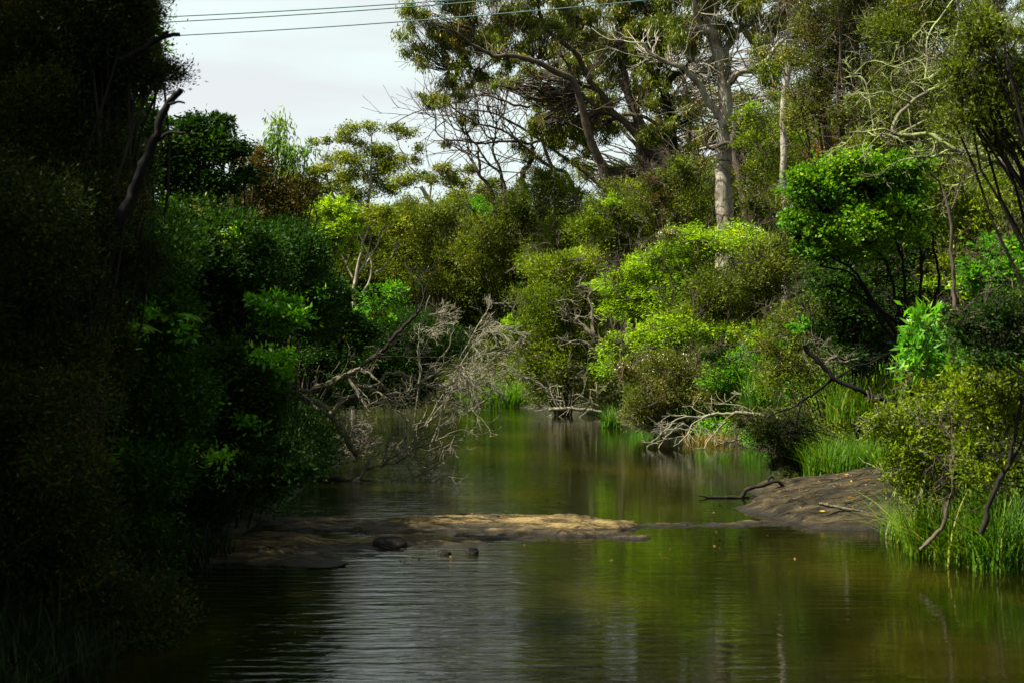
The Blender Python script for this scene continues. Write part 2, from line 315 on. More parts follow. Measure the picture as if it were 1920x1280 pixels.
    b = N.new('ShaderNodeBump'); b.inputs['Distance'].default_value = .035; b.inputs['Strength'].default_value = 1; L.new(hh.outputs[0], b.inputs['Height']); L.new(b.outputs[0], p.inputs['Normal'])
    L.new(p.outputs[0], out.inputs['Surface']); return m
def gpt(px, py): Y = F*H/(py-640); return (px-960)/F*Y, Y
def blob_height(blobs, X, Y):
    Z = np.full(X.shape, -.10)
    for px, py, rx, ry, h in blobs:
        cx, cy = gpt(px, py); ax = rx/F*cy; ay = .5*(gpt(px, py-ry)[1]-gpt(px, py+ry)[1])
        q = np.sqrt(((X-cx)/ax)**2+((Y-cy)/ay)**2)
        Z = np.maximum(Z, (h+.10)*np.clip((1.22-q)/.42, 0, 1)**.7-.10)
    return Z
LEDGE = [(470,1022,170,26,0.115),(560,1048,90,12,0.065),(340,1030,140,40,0.115),(880,980,190,14,0.108),(1060,988,150,13,0.108),(1120,1002,80,9,.105),(1175,1007,70,6,.075),(700,986,210,13,0.072),
         (800,1019,150,11,0.086),(940,1012,130,7,0.050),(660,1030,120,16,0.072),(980,998,140,9,0.050),(540,975,150,14,0.058),(1330,982,190,9,.034),(1500,978,180,12,.044),(640,965,180,8,0.036)]
def ledge_z(X, Y):
    wx = X+.35*fbm(X, Y, .8, 5); wy = Y+.5*fbm(X+9, Y, .8, 6)
    return blob_height(LEDGE, wx, wy)-.055+.075*fbm(X*.6, Y*1.6, 1.5, 7)+.05*np.round(fbm(X*.45, Y*1.5, 2.0, 9)*6)/6+.030*fbm(X*.7, Y*1.4, 7, 15, 3)
V, Q = grid(np.linspace(-5.2, 4.6, 380), np.linspace(13.4, 19.2, 260), ledge_z)
tag(mesh_obj('rock_ledge', V, Q, rock_mat('sandstone', [(.012,.0085,.0035), (.052,.036,.013), (.15,.105,.038)])),
    'flat brown sandstone shelf with shallow pools crossing the river from the left bank', 'rock')

def sand_z(X, Y):
    e = np.clip((X+.25*fbm(X, Y, .9, 22)-2.7-.25*np.abs(Y-18.8))/3.0, 0, 1)
    w = np.clip((Y-16.0+.5*fbm(X, Y, .8, 21))/1.5, 0, 1)*np.clip((22.6-Y)/1.2, 0, 1)
    return -.15+(.17+.52*e**1.1)*np.minimum(1, w*(e > 0)*np.clip(e*6, 0, 1))**.7+.09*fbm(X, Y*1.8, 1.2, 23)+.035*fbm(X, Y*1.5, 5, 24, 3)
V, Q = grid(np.linspace(2.2, 8.5, 190), np.linspace(15, 23, 190), sand_z)
tag(mesh_obj('sand_bank', V, Q, rock_mat('silty_sand', [(.006,.0046,.0022), (.018,.0135,.006), (.046,.035,.0145)])), 'grey brown bare silt bank sloping into the water on the right', kind='structure')

# ------------------------------------------------------------------ plants
def skeleton_samples(limbs): 
    return np.vstack([np.hstack([p, r[:, None]]) for p, r in limbs])
NLEAF = [0]
MIXL = {'olive': ('wattle', 'heath', 'grey'), 'wattle': ('olive', 'bright', 'olive'), 'bright': ('wattle', 'olive', 'wattle'), 'broad': ('wattle', 'dark', 'olive'), 'dark': ('olive', 'broad', 'dark'), 'grey': ('olive', 'heath', 'grey')}
class Plant:
    def __init__(s, name, label, cat, Y, leaf='olive', bark='brown', base=None, group=None, seed=None, dens=2.6, lscale=1.0, hang=0.0):
        s.name, s.label, s.cat, s.Y, s.leaf, s.bark, s.group = name, label, cat, Y, leaf, bark, group
        s.rng = np.random.default_rng(seed if seed is not None else abs(hash_(label)) % 99991)
        s.limbs, s.blobs, s.extra, s.base, s.dens, s.lscale = [], [], [], base, dens, lscale
    def limb(s, pts, r0, r1, off=(0, 0), sc=1.0, dY=0.0, K=None, wob=.0):
        """pts in picture units ((x,y) or (x,y,extra depth)); radii in metres"""
        q = []
        n = len(pts)
        for k, p in enumerate(pts):
            d = (p[2] if len(p) > 2 else 0)+dY*k/max(1, n-1)
            q.append(P(off[0]+p[0]/sc, off[1]+p[1]/sc, s.Y+d))
        q = np.array(q); K = K or max(8, 4*n)
        p = catmull(q, K)
        seg = np.linalg.norm(p[-1]-p[0])
        w = s.rng.normal(size=(K, 3)); w = (w+np.roll(w, 1, 0)+np.roll(w, 2, 0))*.006*seg*(1+wob); w[0] = 0
        r = np.interp(np.linspace(0, 1, K), [0, 1], [r0, r1])
        s.limbs.append((p+w*min(1, 2/max(seg, .1)), r)); return s
    def world_limb(s, pts, r0, r1, K=8):
        p = catmull(np.array(pts, float), K); s.limbs.append((p, np.linspace(r0, r1, K))); return s
    def blob(s, *bs):
        for b in bs:
            x, y, rx, ry = b[:4]; dY = b[4] if len(b) > 4 else s.rng.uniform(-.25, .25)*rx/F*s.Y*2
            lf = b[5] if len(b) > 5 else s.leaf
            Y = s.Y+dY; c = P(x, y, Y); ax, az = rx/F*Y, ry/F*Y
            ay = max(.35*(ax+az), .2)
            if lf == 'gum':                       # airy: many small tufts with gaps
                for q in range(4):
                    f = s.rng.uniform(.32, .6); d = s.rng.normal(size=3)*.52
                    s.blobs.append((c+d*np.array([ax, ay, az]), np.array([ax, ay, az*.8])*f, lf))
                continue
            s.blobs.append((c, np.array([ax, ay, az]), lf))
            for q in range(2 if lf not in ('gumfar', 'sap', 'lance') else 0):
                u = unit(s.rng.normal(size=3)*np.array([1, .8, 1])); u[2] = abs(u[2])*.8+.05 if s.rng.random() < .7 else u[2]; f = s.rng.uniform(.28, .5)
                s.blobs.append((c+u*np.array([ax, ay, az])*s.rng.uniform(.85, 1.15), np.array([ax, ay, az])*f, MIXL[lf][s.rng.integers(0, 3)] if lf in MIXL and s.Y > 18 and s.rng.random() < .42 else lf))
        return s
    def wblob(s, c, r, lf=None): s.blobs.append((np.array(c, float), np.array(r, float), lf or s.leaf)); return s
    def build(s):
        rng = s.rng
        if s.base is None:
            if s.limbs: b = s.limbs[0][0][0]
            else:
                lo = min(s.blobs, key=lambda b: b[0][2]); b = lo[0].copy()
                b = np.mean([q[0] for q in s.blobs], axis=0); 
            bx, by = b[0], b[1]
            s.base = (bx, by, float(ground_z(bx, by)))
        elif len(s.base) == 2: s.base = (s.base[0], s.base[1], float(ground_z(*s.base)))
        base = np.array(s.base, float); base[2] = max(base[2], -.3)
        root = empty(s.name, base, s.label, s.cat, s.group)
        bm = BARK[s.bark]
        auto = []
        if not s.limbs:
            for c, r, lf in s.blobs:
                st = base+np.array([rng.normal()*.1, rng.normal()*.1, -.05]); mid = .5*(st+c)+np.array([rng.normal()*.1, rng.normal()*.1, .12*np.linalg.norm(c-st)])
                L = np.linalg.norm(c-st); r0 = .006+.005*L
                p = catmull([st, mid, c], 10); nz_ = rng.normal(size=(8, 3)); p[1:-1] += (nz_+np.roll(nz_, 1, 0)+np.roll(nz_, -1, 0))*.006*L
                auto.append((p, np.linspace(r0, r0*.35, 10)))
            V, Q = join([trunk_tube(p, r, 6, rng) for p, r in auto]); mesh_obj('trunk', V, Q, bm, root, base)
            skel = skeleton_samples(auto)
        else:
            for k, (p, r) in enumerate(s.limbs):
                if k == 0 and p[0][2] > base[2]:   # carry the trunk down into the ground
                    p = np.vstack([base-[0, 0, .2], .5*(base+p[0]), p]); r = np.concatenate([[r[0]*1.35, r[0]*1.12], r])
                V, Q = trunk_tube(p, r, 9 if r[0] > .05 else 6, rng); mesh_obj('trunk' if k == 0 else 'limb', V, Q, bm, root, base)
            skel = skeleton_samples(s.limbs)
        tw, LV, LQ, TI, off = [], {}, {}, {}, {}
        for c, rad, lf in s.blobs:
            sp = LEAF[lf]; dm = sp.get('scale', 1)*s.lscale
            L = max(sp['L']*dm, 2.7*s.Y/1422); W = max(sp['W']*dm*(L/(sp['L']*dm))**.5, 1.0*s.Y/1422)
            sig = min(max(sp['sig'], L*1.2), .42*min(rad[0], rad[2])+.02)
            n = int(s.dens*math.pi*rad[0]*rad[2]/(L*W*.33)); n = max(40, min(n, 60000))
            nsub = int(np.clip(round(6+3.2*(rad[0]*rad[2])/(sig*sig*12)), 5, 34))
            u = unit(rng.normal(size=(nsub, 3))); u[:, 2] = u[:, 2]*.9+.12
            sub = c+u*rad*(rng.uniform(.35, .98, (nsub, 1)))
            # limb to each sub clump
            hz_ = np.linalg.norm(skel[None, :, :2]-sub[:, None, :2], axis=2); w = np.linalg.norm(skel[None, :, :3]-sub[:, None], axis=2)+np.maximum(0, skel[None, :, 2]-sub[:, None, 2]+.38*hz_)*.9
            j = np.argmin(w, 1); st = skel[j, :3]; rs = np.minimum(skel[j, 3]*.7, .012+.006*np.linalg.norm(sub-st, axis=1))
            t = np.linspace(0, 1, 6)[None, :, None]; ln = np.linalg.norm(sub-st, axis=1)[:, None, None]
            pm = st[:, None]*(1-t)+sub[:, None]*t+np.sin(np.pi*t)*ln*(rng.normal(size=(nsub, 1, 3))*.10+np.array([0, 0, -.03]))
            pm[:, 1:-1] += rng.normal(size=(nsub, 4, 3))*.03*ln
            tw.append(tubes(pm, rs[:, None]*np.linspace(1, .4, 6)[None], 5))
            na = max(nsub, n//sp['per']); k = rng.integers(0, nsub, na)
            sr = rad*.31
            v = unit(rng.normal(size=(na, 3)))*rng.uniform(.2, 1, (na, 1))**.5
            an = sub[k]+v*sr*np.clip(np.exp(rng.normal(size=(na, 1))*.42), .4, 2.1)
            d = unit(an-c)*.6+v*.6
            nt = min(na, 420); 
            st2 = sub[k[:nt]]; t = np.linspace(0, 1, 4)[None, :, None]; e = an[:nt]
            pm = st2[:, None]*(1-t)+e[:, None]*t; pm[:, 1:-1] += rng.normal(size=(nt, 2, 3))*.05*np.linalg.norm(e-st2, axis=1)[:, None, None]
            rt = max(.003, .10*s.Y/1422)
            tw.append(tubes(pm, np.full((nt, 1), rt)*np.linspace(1.5, .5, 4)[None], 3))
            q = rng.integers(0, na, n); z = rng.normal(size=(n, 3))*sig
            if sp['mode'] == 'flat': z[:, 2] *= .45
            C = an[q]+z-d[q]*rng.uniform(0, sig, (n, 1))
            r3 = rng.normal(size=(n, 3))
            if sp['mode'] == 'droop': D = np.array([0, 0, -1.0])+.45*r3+.25*d[q]; C[:, 2] += L*.3
            elif sp['mode'] == 'up': D = d[q]+np.array([0, 0, .45])+.5*r3
            elif sp['mode'] == 'flat': D = d[q]*np.array([1, 1, .3])+.6*r3*np.array([1, 1, .5])-np.array([0, 0, .12])
            else: D = r3
            Vq, Qq = leaf_quads(C, D, L, W, rng)
            if lf not in ('gumfar', 'sap', 'gum'):
                ns = int(np.clip(5+9*math.sqrt(rad[0]*rad[2])/ (L*3), 8, 46)); us = unit(rng.normal(size=(ns, 3))+np.array([0, -.15, .35])); s0 = c+us*rad*.72
                dl = unit(us*.7+np.array([0, 0, .55])+.45*rng.normal(size=(ns, 3))); ll = (.28+.5*rng.random(ns)**2)*math.sqrt(rad[0]*rad[2])
                t5 = np.linspace(0, 1, 5)[None, :, None]; ps = s0[:, None]+dl[:, None]*t5*ll[:, None, None]; ps[:, 2:, 2] -= (np.array([.02, .07, .14])[None]*ll[:, None]*rng.uniform(-.5, 1.6, (ns, 1)))
                tw.append(tubes(ps, np.full((ns, 1), rt)*np.linspace(1.6, .5, 5)[None], 3))
                pl = 16 if L < .08 else 12; qs = np.repeat(np.arange(ns), pl); tt = rng.uniform(.15, 1, len(qs))*3.999; i0 = tt.astype(int); uu = (tt-i0)[:, None]
                Cs = ps[qs, i0]*(1-uu)+ps[qs, i0+1]*uu+rng.normal(size=(len(qs), 3))*L*.25; Ds = dl[qs]*.8+rng.normal(size=(len(qs), 3))*.65
                C = np.vstack([C, Cs]); D = np.vstack([D, Ds]); q = np.concatenate([q, rng.integers(0, na, len(qs))]); n = len(C); Vq, Qq = leaf_quads(C, D, L, W, rng)
            bt = rng.normal()*.14
            ti = np.clip(.45+bt+.20*rng.normal(size=n)+.13*rng.normal(size=na)[q]+.12*rng.normal(size=nsub)[k][q], 0, 1)
            LV.setdefault(lf, []).append(Vq); o = off.get(lf, 0); LQ.setdefault(lf, []).append(Qq+o); off[lf] = o+len(Vq); TI.setdefault(lf, []).append(ti)
            NLEAF[0] += n
        if s.limbs and s.leaf == 'gum' and s.cat == 'tree':      # fine bare branchlets through the crown
            st = np.vstack([p[len(p)//3:][::3] for p, r in s.limbs]); dr = rng.normal(size=st.shape)*.6+np.array([-.15, 0, .45])
            for Pm, R in grow(st, dr, 1.7, .022, 3, [2, 3], .8, .13, (0, 0, .04), rng): tw.append(tubes(Pm, np.maximum(R, .006), 4))
        if not s.limbs and s.cat != 'fern' and base[0] > -1.5 and s.Y < 60:
            cs = np.vstack([np.repeat(c[None], 3, 0)+rng.normal(size=(3, 3))*r*.35 for c, r, lf in s.blobs]); mr = float(np.mean([max(r[0], r[2]) for c, r, lf in s.blobs]))
            dr = rng.normal(size=cs.shape)*.7+np.array([0, -.35, .55])
            for Pm, R in grow(cs, dr, mr*1.5, .0022+.00030*s.Y, 3, [3, 3], .75, .15, (0, 0, .02), rng): tw.append(tubes(Pm, np.maximum(R, .00011*s.Y), 4))
        if s.extra: tw += s.extra
        if tw: V, Q = join(tw); mesh_obj('twigs', V, Q, bm, root, base)
        for lf in LV:
            mesh_obj('crown', np.vstack(LV[lf]), np.vstack(LQ[lf]), LEAF[lf]['mat'], root, base, np.concatenate(TI[lf]), smooth=False)
        s.root = root; return s
def hash_(t):
    h = 7
    for ch in t: h = (h*131+ord(ch)) % 1000003
    return h
def foliage_mass(name, label, leaf, blobs, dens=1.6, kind='stuff', Lmul=1.0, seed=1):
    """undergrowth nobody could count: one object"""
    rng = np.random.default_rng(seed); sp = LEAF[leaf]; Vs, Qs, Ts, o = [], [], [], 0
    for c, rad in blobs:
        Y = max(6, c[1]); L = max(sp['L'], 3*Y/1422)*Lmul; W = max(sp['W'], L*.3)
        n = int(np.clip(dens*math.pi*rad[0]*rad[2]/(L*W*.33), 30, 20000))
        u = unit(rng.normal(size=(n, 3)))*rng.uniform(.3, 1, (n, 1))**.5; C = c+u*rad+rng.normal(size=(n, 3))*.05
        Vq, Qq = leaf_quads(C, u+np.array([0, 0, .3])+rng.normal(size=(n, 3))*.7, L, W, rng)
        Vs.append(Vq); Qs.append(Qq+o); o += len(Vq); Ts.append(np.clip(.4+.2*rng.normal(size=n)+.15*rng.normal(), 0, 1)); NLEAF[0] += n
    ob = mesh_obj(name, np.vstack(Vs), np.vstack(Qs), sp['mat'], None, (0, 0, 0), np.concatenate(Ts), False)
    return tag(ob, label, kind=kind)

# ---- 1. big gums on the right-hand slope
A = dict(off=(780, 160), sc=5.334); B = dict(off=(560, 650), sc=4.74); E = dict(off=(540, 200), sc=3.556)
Z2 = dict(off=(640, 0), sc=2.977); Z3 = dict(off=(1280, 0), sc=2.977)

g = Plant('gum_tree', 'tall pale grey gum tree with forked upright trunk on the slope above the bright bushes', 'tree', 46, 'gum', 'pale', dens=2.8)
g.limb([(240,1290),(232,1000),(236,700),(236,500),(222,400),(190,300),(168,180),(140,100),(125,0),(110,-140),(90,-300)], .30, .12, **Z3, K=40)
g.limb([(168,185),(100,170),(72,80),(62,-20),(30,-160)], .10, .05, **Z3, dY=-1)
g.limb([(222,420),(245,400),(242,300),(272,220),(330,165),(392,120),(440,0),(470,-120)], .15, .07, **Z3, dY=1.2)
g.limb([(250,470),(275,440),(320,400),(400,385),(470,330),(530,255),(622,178)], .13, .04, **Z3, dY=-1.5)
g.limb([(210,660),(150,575),(98,490),(60,430),(0,378),(-90,350),(-170,300),(-230,245)], .13, .045, **Z3, dY=-1)
g.limb([(255,790),(290,760),(330,650),(380,570),(424,515)], .10, .03, **Z3, dY=1.5)
g.limb([(60,408),(130,402),(200,398),(300,406),(400,410)], .05, .035, **Z3)
g.limb([(470,330),(440,320),(372,212),(302,112),(240,20),(200,-90)], .12, .06, **Z3, dY=1)
g.blob((1330,-20,70,40),(1400,-10,60,40),(1310,30,40,40),(1360,60,35,30),(1440,20,50,40),(1455,60,40,35),(1300,90,34,30),(1340,140,20,18),(1410,80,34,26),(1450,140,30,26,-1,'wattle'),(1290,-60,90,50),(1400,-80,100,60),(1250,60,45,40),(1230,100,30,26),(1370,-30,60,40))
g.build()

g = Plant('gum_tree', 'leaning dark trunked gum whose long black limb sweeps far left across the sky', 'tree', 48, 'gum', 'brown', dens=2.8)
g.limb([(1600,1240),(1560,1160),(1470,980),(1400,800),(1350,640),(1310,500),(1260,430),(1180,390),(1110,350),(1030,325),(930,310),(850,315),(820,290),(730,245),(680,200),(620,165)], 0.186, 0.037, **Z2, K=48, dY=-3)
g.limb([(730,245),(740,200),(738,150),(700,90),(690,0)], 0.031, 0.019, **Z2)
g.limb([(850,315),(836,260),(830,190),(860,100)], 0.031, 0.012, **Z2)
g.limb([(1110,350),(1080,330),(900,340),(780,385),(690,370),(600,390)], 0.031, 0.012, **Z2)
g.blob((790,20,40,30),(840,20,60,30),(900,10,60,40),(790,80,34,34),(810,60,40,34),(850,70,50,36),(880,100,50,30),(930,60,50,40),(960,30,60,40),(850,120,40,26),(830,105,36,30),(900,130,36,20),(830,165,40,20),(815,190,22,16),(960,110,30,22),(985,75,50,34),(990,20,50,40),(870,-40,90,50),(980,-50,90,50),(1030,80,40,34),(920,90,34,22,-1),(770,95,22,22))
g.build()

g = Plant('gum_tree', 'brown gum with several straight leaning stems rising to the top edge of the view', 'tree', 50, 'gum', 'brown', dens=2.8)
g.limb([(1780,1010),(1720,980),(1660,720),(1620,560),(1580,420),(1560,300),(1540,100),(1530,0),(1515,-160)], 0.187, 0.072, **Z2, K=36)
g.limb([(1790,905),(1720,850),(1660,780),(1590,690),(1530,640),(1480,570),(1420,500),(1380,440),(1340,350),(1280,280),(1200,210),(1140,150),(1110,90),(1100,20),(1080,-120)], 0.144, 0.050, **Z2, K=48, dY=-2)
g.limb([(1660,720),(1500,640),(1440,620),(1370,560),(1310,480),(1280,400),(1230,300)], 0.094, 0.036, **Z2, dY=-1)
g.limb([(1500,670),(1560,650),(1650,645),(1740,680),(1830,740),(1900,800)], 0.072, 0.043, **Z2, dY=-1.5)
g.limb([(1420,500),(1340,470),(1310,400),(1290,250),(1240,100),(1160,0)], 0.058, 0.029, **Z2)
g.blob((1060,20,50,40),(1100,50,44,40),(1050,110,44,30),(1000,150,40,26),(960,160,34,16),(1120,10,60,40),(1160,50,50,36),(1200,20,60,40),(1140,100,36,28),(1180,120,34,24),(1080,150,30,24),(1060,180,30,22),(1120,200,26,30),(1040,220,44,30),(1070,250,40,30),(1030,250,30,24),(1100,240,26,26),(1000,190,26,12),(1150,260,26,24),(1080,290,30,24),(1110,-50,100,50),(1210,-40,80,50),(1240,60,36,34),(1190,180,30,24))
g.build()

g = Plant('gum_tree', 'very dark forked gum trunk standing just left of the pale upright gum', 'tree', 49, 'gum', 'dark', dens=2.8)
g.limb([(1880,900),(1850,780),(1830,680),(1810,560),(1760,450),(1720,370),(1700,300),(1690,180),(1700,0)], 0.187, 0.070, **Z2, K=36)
g.limb([(1795,520),(1860,420),(1900,410),(1950,330),(1980,200)], 0.117, 0.047, **Z2)
g.limb([(1750,430),(1790,330),(1800,260),(1860,200),(1900,90)], 0.094, 0.039, **Z2, dY=1)
g.blob((1210,40,40,34),(1250,20,46,36),(1270,70,34,30),(1200,90,30,30),(1230,140,30,30),(1280,40,30,36),(1240,190,36,30),(1270,240,36,40),(1220,260,30,30),(1290,200,24,30),(1300,290,34,34),(1250,-40,80,50))
g.build()

g = Plant('gum_tree', 'half bare gum with twisted dark limbs fanned against the sky left of the tall gums', 'tree', 52, 'gum', 'brown', dens=2.2)
g.limb([(1090,1040),(1060,950),(1075,850),(1130,790),(1160,700),(1160,600),(1150,480),(1160,400)], 0.130, 0.030, **A, K=30)
g.limb([(800,1400),(775,1150),(720,980),(640,910),(600,830),(545,720),(500,680),(390,610)], 0.100, 0.025, **A, dY=1)
g.limb([(1660,1400),(1580,1050),(1500,880),(1400,830),(1270,760),(1150,680),(1080,620),(1020,560),(930,490),(860,450),(790,425),(700,405),(590,380),(540,340),(480,310),(400,250),(350,190)], 0.085, 0.022, **A, K=44, dY=-1)
g.limb([(1740,548),(1640,545),(1520,530),(1400,535),(1240,570),(1130,590),(1010,565),(880,555),(780,575),(640,580),(520,575),(400,555),(290,540),(230,500),(200,440),(195,350),(160,250)], 0.070, 0.015, **A, K=44)
g.limb([(900,1400),(880,1050),(860,880),(800,760),(770,640),(795,540),(800,400),(870,280),(890,180),(880,150)], 0.075, 0.018, **A)
g.limb([(800,390),(770,340),(730,240),(700,150)], 0.030, 0.015, **A)
g.limb([(890,1300),(860,1000),(840,880),(780,820),(650,680),(600,600),(500,490),(430,450),(360,420),(250,300),(220,240)], 0.060, 0.015, **A, dY=1)
g.limb([(640,910),(630,740),(620,640),(560,560),(480,440),(400,340),(400,250)], 0.050, 0.015, **A)
g.limb([(1060,600),(960,480),(870,380),(830,320),(820,200)], 0.040, 0.015, **A)
g.limb([(780,560),(700,500),(640,380),(600,180)], 0.025, 0.010, **A)
g.limb([(520,575),(510,480),(560,620),(530,700)], 0.025, 0.020, **A)
g.limb([(1200,200),(1080,215),(960,190),(880,150),(740,110),(620,110),(480,175),(330,190),(250,220),(100,260)], 0.050, 0.010, **A, dY=-1)
g.limb([(880,150),(780,80),(650,70),(540,10)], 0.030, 0.015, **A)
g.blob((800,180,24,14),(850,170,40,14),(812,195,20,12),(868,225,20,14),(885,235,16,16),(985,285,20,24),(1010,310,26,20),(1005,225,24,24),(1025,245,30,30),(835,270,24,10),(1030,190,30,24),(975,275,16,14),(1040,290,34,26),(1060,210,34,30))
g.build()

g = Plant('gum_tree', 'slim pale straight gum trunk with peeling bark right of the forked pale gum', 'tree', 44, 'gum', 'pale', dens=1.8)
g.limb([(575,1260),(568,1000),(560,600),(585,400),(602,200),(604,0),(610,-200)], 0.117, 0.086, **Z3, K=30)
g.limb([(602,80),(560,40),(500,-40)], 0.039, 0.023, **Z3); g.limb([(600,150),(560,200),(490,250)], 0.039, 0.023, **Z3)
g.blob((1470,20,40,36),(1500,-10,50,40),(1440,-30,50,40),(1430,90,30,26))
g.build()
g = Plant('gum_tree', 'stout leaning brown trunk base right beside the foot of the pale forked gum', 'tree', 45, 'gum', 'brown', dens=1.6)
g.limb([(410,1290),(370,1180),(310,940),(290,800),(285,740),(330,660)], .24, .09, **Z3)
g.limb([(300,860),(250,800),(160,830),(120,780),(150,740)], .07, .04, **Z3)
g.blob((1400,230,34,24,0,'wattle'),(1440,260,50,30,0,'wattle'),(1420,290,50,26,0,'wattle'))
g.build()

g = Plant('gum_tree', 'yellowish gum crown seen through the trunks of the leaning gums', 'tree', 57, 'gum', 'pale', dens=2.2)
g.limb([(1205,420),(1195,330),(1200,240),(1190,140),(1200,40)], .16, .06)
g.limb([(1198,280),(1150,220),(1110,150)], .08, .04); g.limb([(1198,260),(1250,200),(1300,120)], .08, .04)
for x, y in ((1070,60),(1130,70),(1190,80),(1250,90),(1310,70),(1090,160),(1150,170),(1210,180),(1270,170),(1090,240),(1150,230),(1200,260),(1260,270),(1310,250),(1130,310),(1200,320),(1270,320),(1320,330),(1380,190),(1430,200),(1440,120)): g.blob((x,y,44,36))
g.build()
g = Plant('gum_tree', 'leafy gum crown behind the slim pale trunk and the fine grey tree', 'tree', 58, 'gum', 'brown', dens=1.6)
g.limb([(1640,330),(1630,240),(1610,130),(1600,20)], .16, .06); g.limb([(1625,220),(1560,150),(1500,80)], .08, .04); g.limb([(1630,230),(1720,150),(1800,90)], .08, .04)
for x, y in ((1460,30),(1520,60),(1480,130),(1560,130),(1620,40),(1680,60),(1740,40),(1800,30),(1640,140),(1710,140),(1780,120),(1500,220),(1570,220),(1640,230),(1720,220),(1860,60),(1850,150),(1560,-20),(1680,-30),(1800,-40),(1900,10)): g.blob((x,y,60,50))
g.build()

g = Plant('gum_tree', 'gum clump of many thin leaning stems crossing behind the sweeping black limb', 'tree', 53, 'gum', 'brown', dens=1.3)
for q, r0 in (([(1255,340),(1235,290),(1190,200),(1120,80),(1080,-40)], .12), ([(1275,340),(1255,290),(1230,200),(1190,90),(1165,-40)], .11), ([(1305,330),(1295,290),(1290,200),(1262,60),(1250,-40)], .11), ([(1180,360),(1130,310),(1060,230),(980,170),(895,140)], .10), ([(1170,350),(1120,290),(1040,180),(960,110),(875,45)], .10), ([(1150,370),(1090,320),(1010,262),(930,215),(860,205)], .08), ([(1060,370),(1030,300),(1010,220),(1030,130),(1000,40)], .08)):
    g.limb(q, r0, r0*.3)
for x, y in ((1080,20),(1120,90),(1165,20),(1195,110),(1250,20),(1265,90),(1290,180),(985,175),(930,150),(900,150),(960,120),(900,60),(1010,40),(1030,140),(1050,210),(1110,200),(1000,100),(870,60),(1080,130),(1220,150),(1150,130)): g.blob((x,y,34,26))
g.build()

# ---- 2. far gums with flat crowns
def far_gum(label, trunks, blobs, Y=72, bark='pale', leaf='gumfar', dens=3.2):
    g = Plant('gum_tree', label, 'tree', Y, leaf, bark, group='flat crowned gums behind the river bend', dens=dens)
    for pts, a, b in trunks: g.limb(pts, a*.42, b*.42, **E)
    g.blob(*blobs); g.build()
far_gum('flat topped far gum with tall middle trunk and the highest layered crown', [([(520,1000),(530,700),(545,560),(552,430),(560,270),(555,200)], .26, .08), ([(550,520),(490,400),(430,250),(420,200)], .10, .05), ([(552,420),(640,380),(700,330)], .09, .04), ([(530,680),(440,600),(400,520)], .08, .03)],
   [(660,246,28,12),(695,238,20,10),(640,262,22,9),(672,270,18,8),(700,288,40,14),(720,282,24,10),(670,305,44,15),(735,315,42,14),(690,330,60,14),(640,340,30,16),(720,350,40,14),(670,360,46,16),(650,385,30,12),(740,300,30,10),(630,300,30,12)])
far_gum('lone pair of small umbrella crowns on thin stems left of the far gums', [([(330,640),(280,540),(240,380),(215,320),(190,270)], .13, .04), ([(240,380),(260,310),(275,260)], .06, .03)],
   [(596,267,20,6),(618,264,16,6),(590,322,34,10),(610,315,28,9),(570,345,40,14),(610,350,30,14),(560,370,40,18),(600,380,40,16)], Y=70)
far_gum('far gum with bare white forked limbs beside the sky gap', [([(1250,1050),(1200,920),(1160,850),(1100,770),(1000,680),(930,600),(890,540)], .36, .22), ([(945,620),(945,520),(870,450),(800,390),(770,310),(730,230)], .12, .04), ([(850,490),(780,370),(760,290)], .07, .03), ([(860,430),(860,380),(845,320)], .05, .02)],
   [(735,240,20,9),(762,250,24,10),(782,278,16,8),(770,300,24,8),(760,340,36,14),(790,330,20,8)], Y=66)
far_gum('far gum with a curved white trunk leaning left under a low flat crown', [([(1155,800),(1150,700),(1120,600),(1070,500),(1058,440),(1040,390)], .13, .07), ([(1155,770),(1230,800),(1270,830)], .07, .05), ([(1060,450),(1110,390),(1170,440)], .06, .03), ([(1120,600),(1160,560),(1190,580)], .05, .03)],
   [(825,312,22,8),(850,318,34,9),(880,318,22,7),(830,335,34,12),(860,345,36,13),(845,368,38,14),(880,380,30,14)], Y=64)
far_gum('slender multi stemmed white gum in the hollow behind the dead grey bush', [([(440,1210),(465,1100),(490,960),(520,860),(560,760)], .20, .06), ([(500,1240),(560,1100),(540,1000),(450,800)], .12, .05), ([(520,1060),(590,940),(610,860),(660,770),(660,680)], .11, .04), ([(470,1110),(540,960),(560,840)], .10, .04), ([(430,1140),(380,1030),(340,940)], .08, .04), ([(580,1110),(650,1060),(720,950)], .12, .05)],
   [(640,400,40,14),(690,410,40,16),(720,400,30,12),(750,430,36,16),(650,420,24,12)], Y=53)

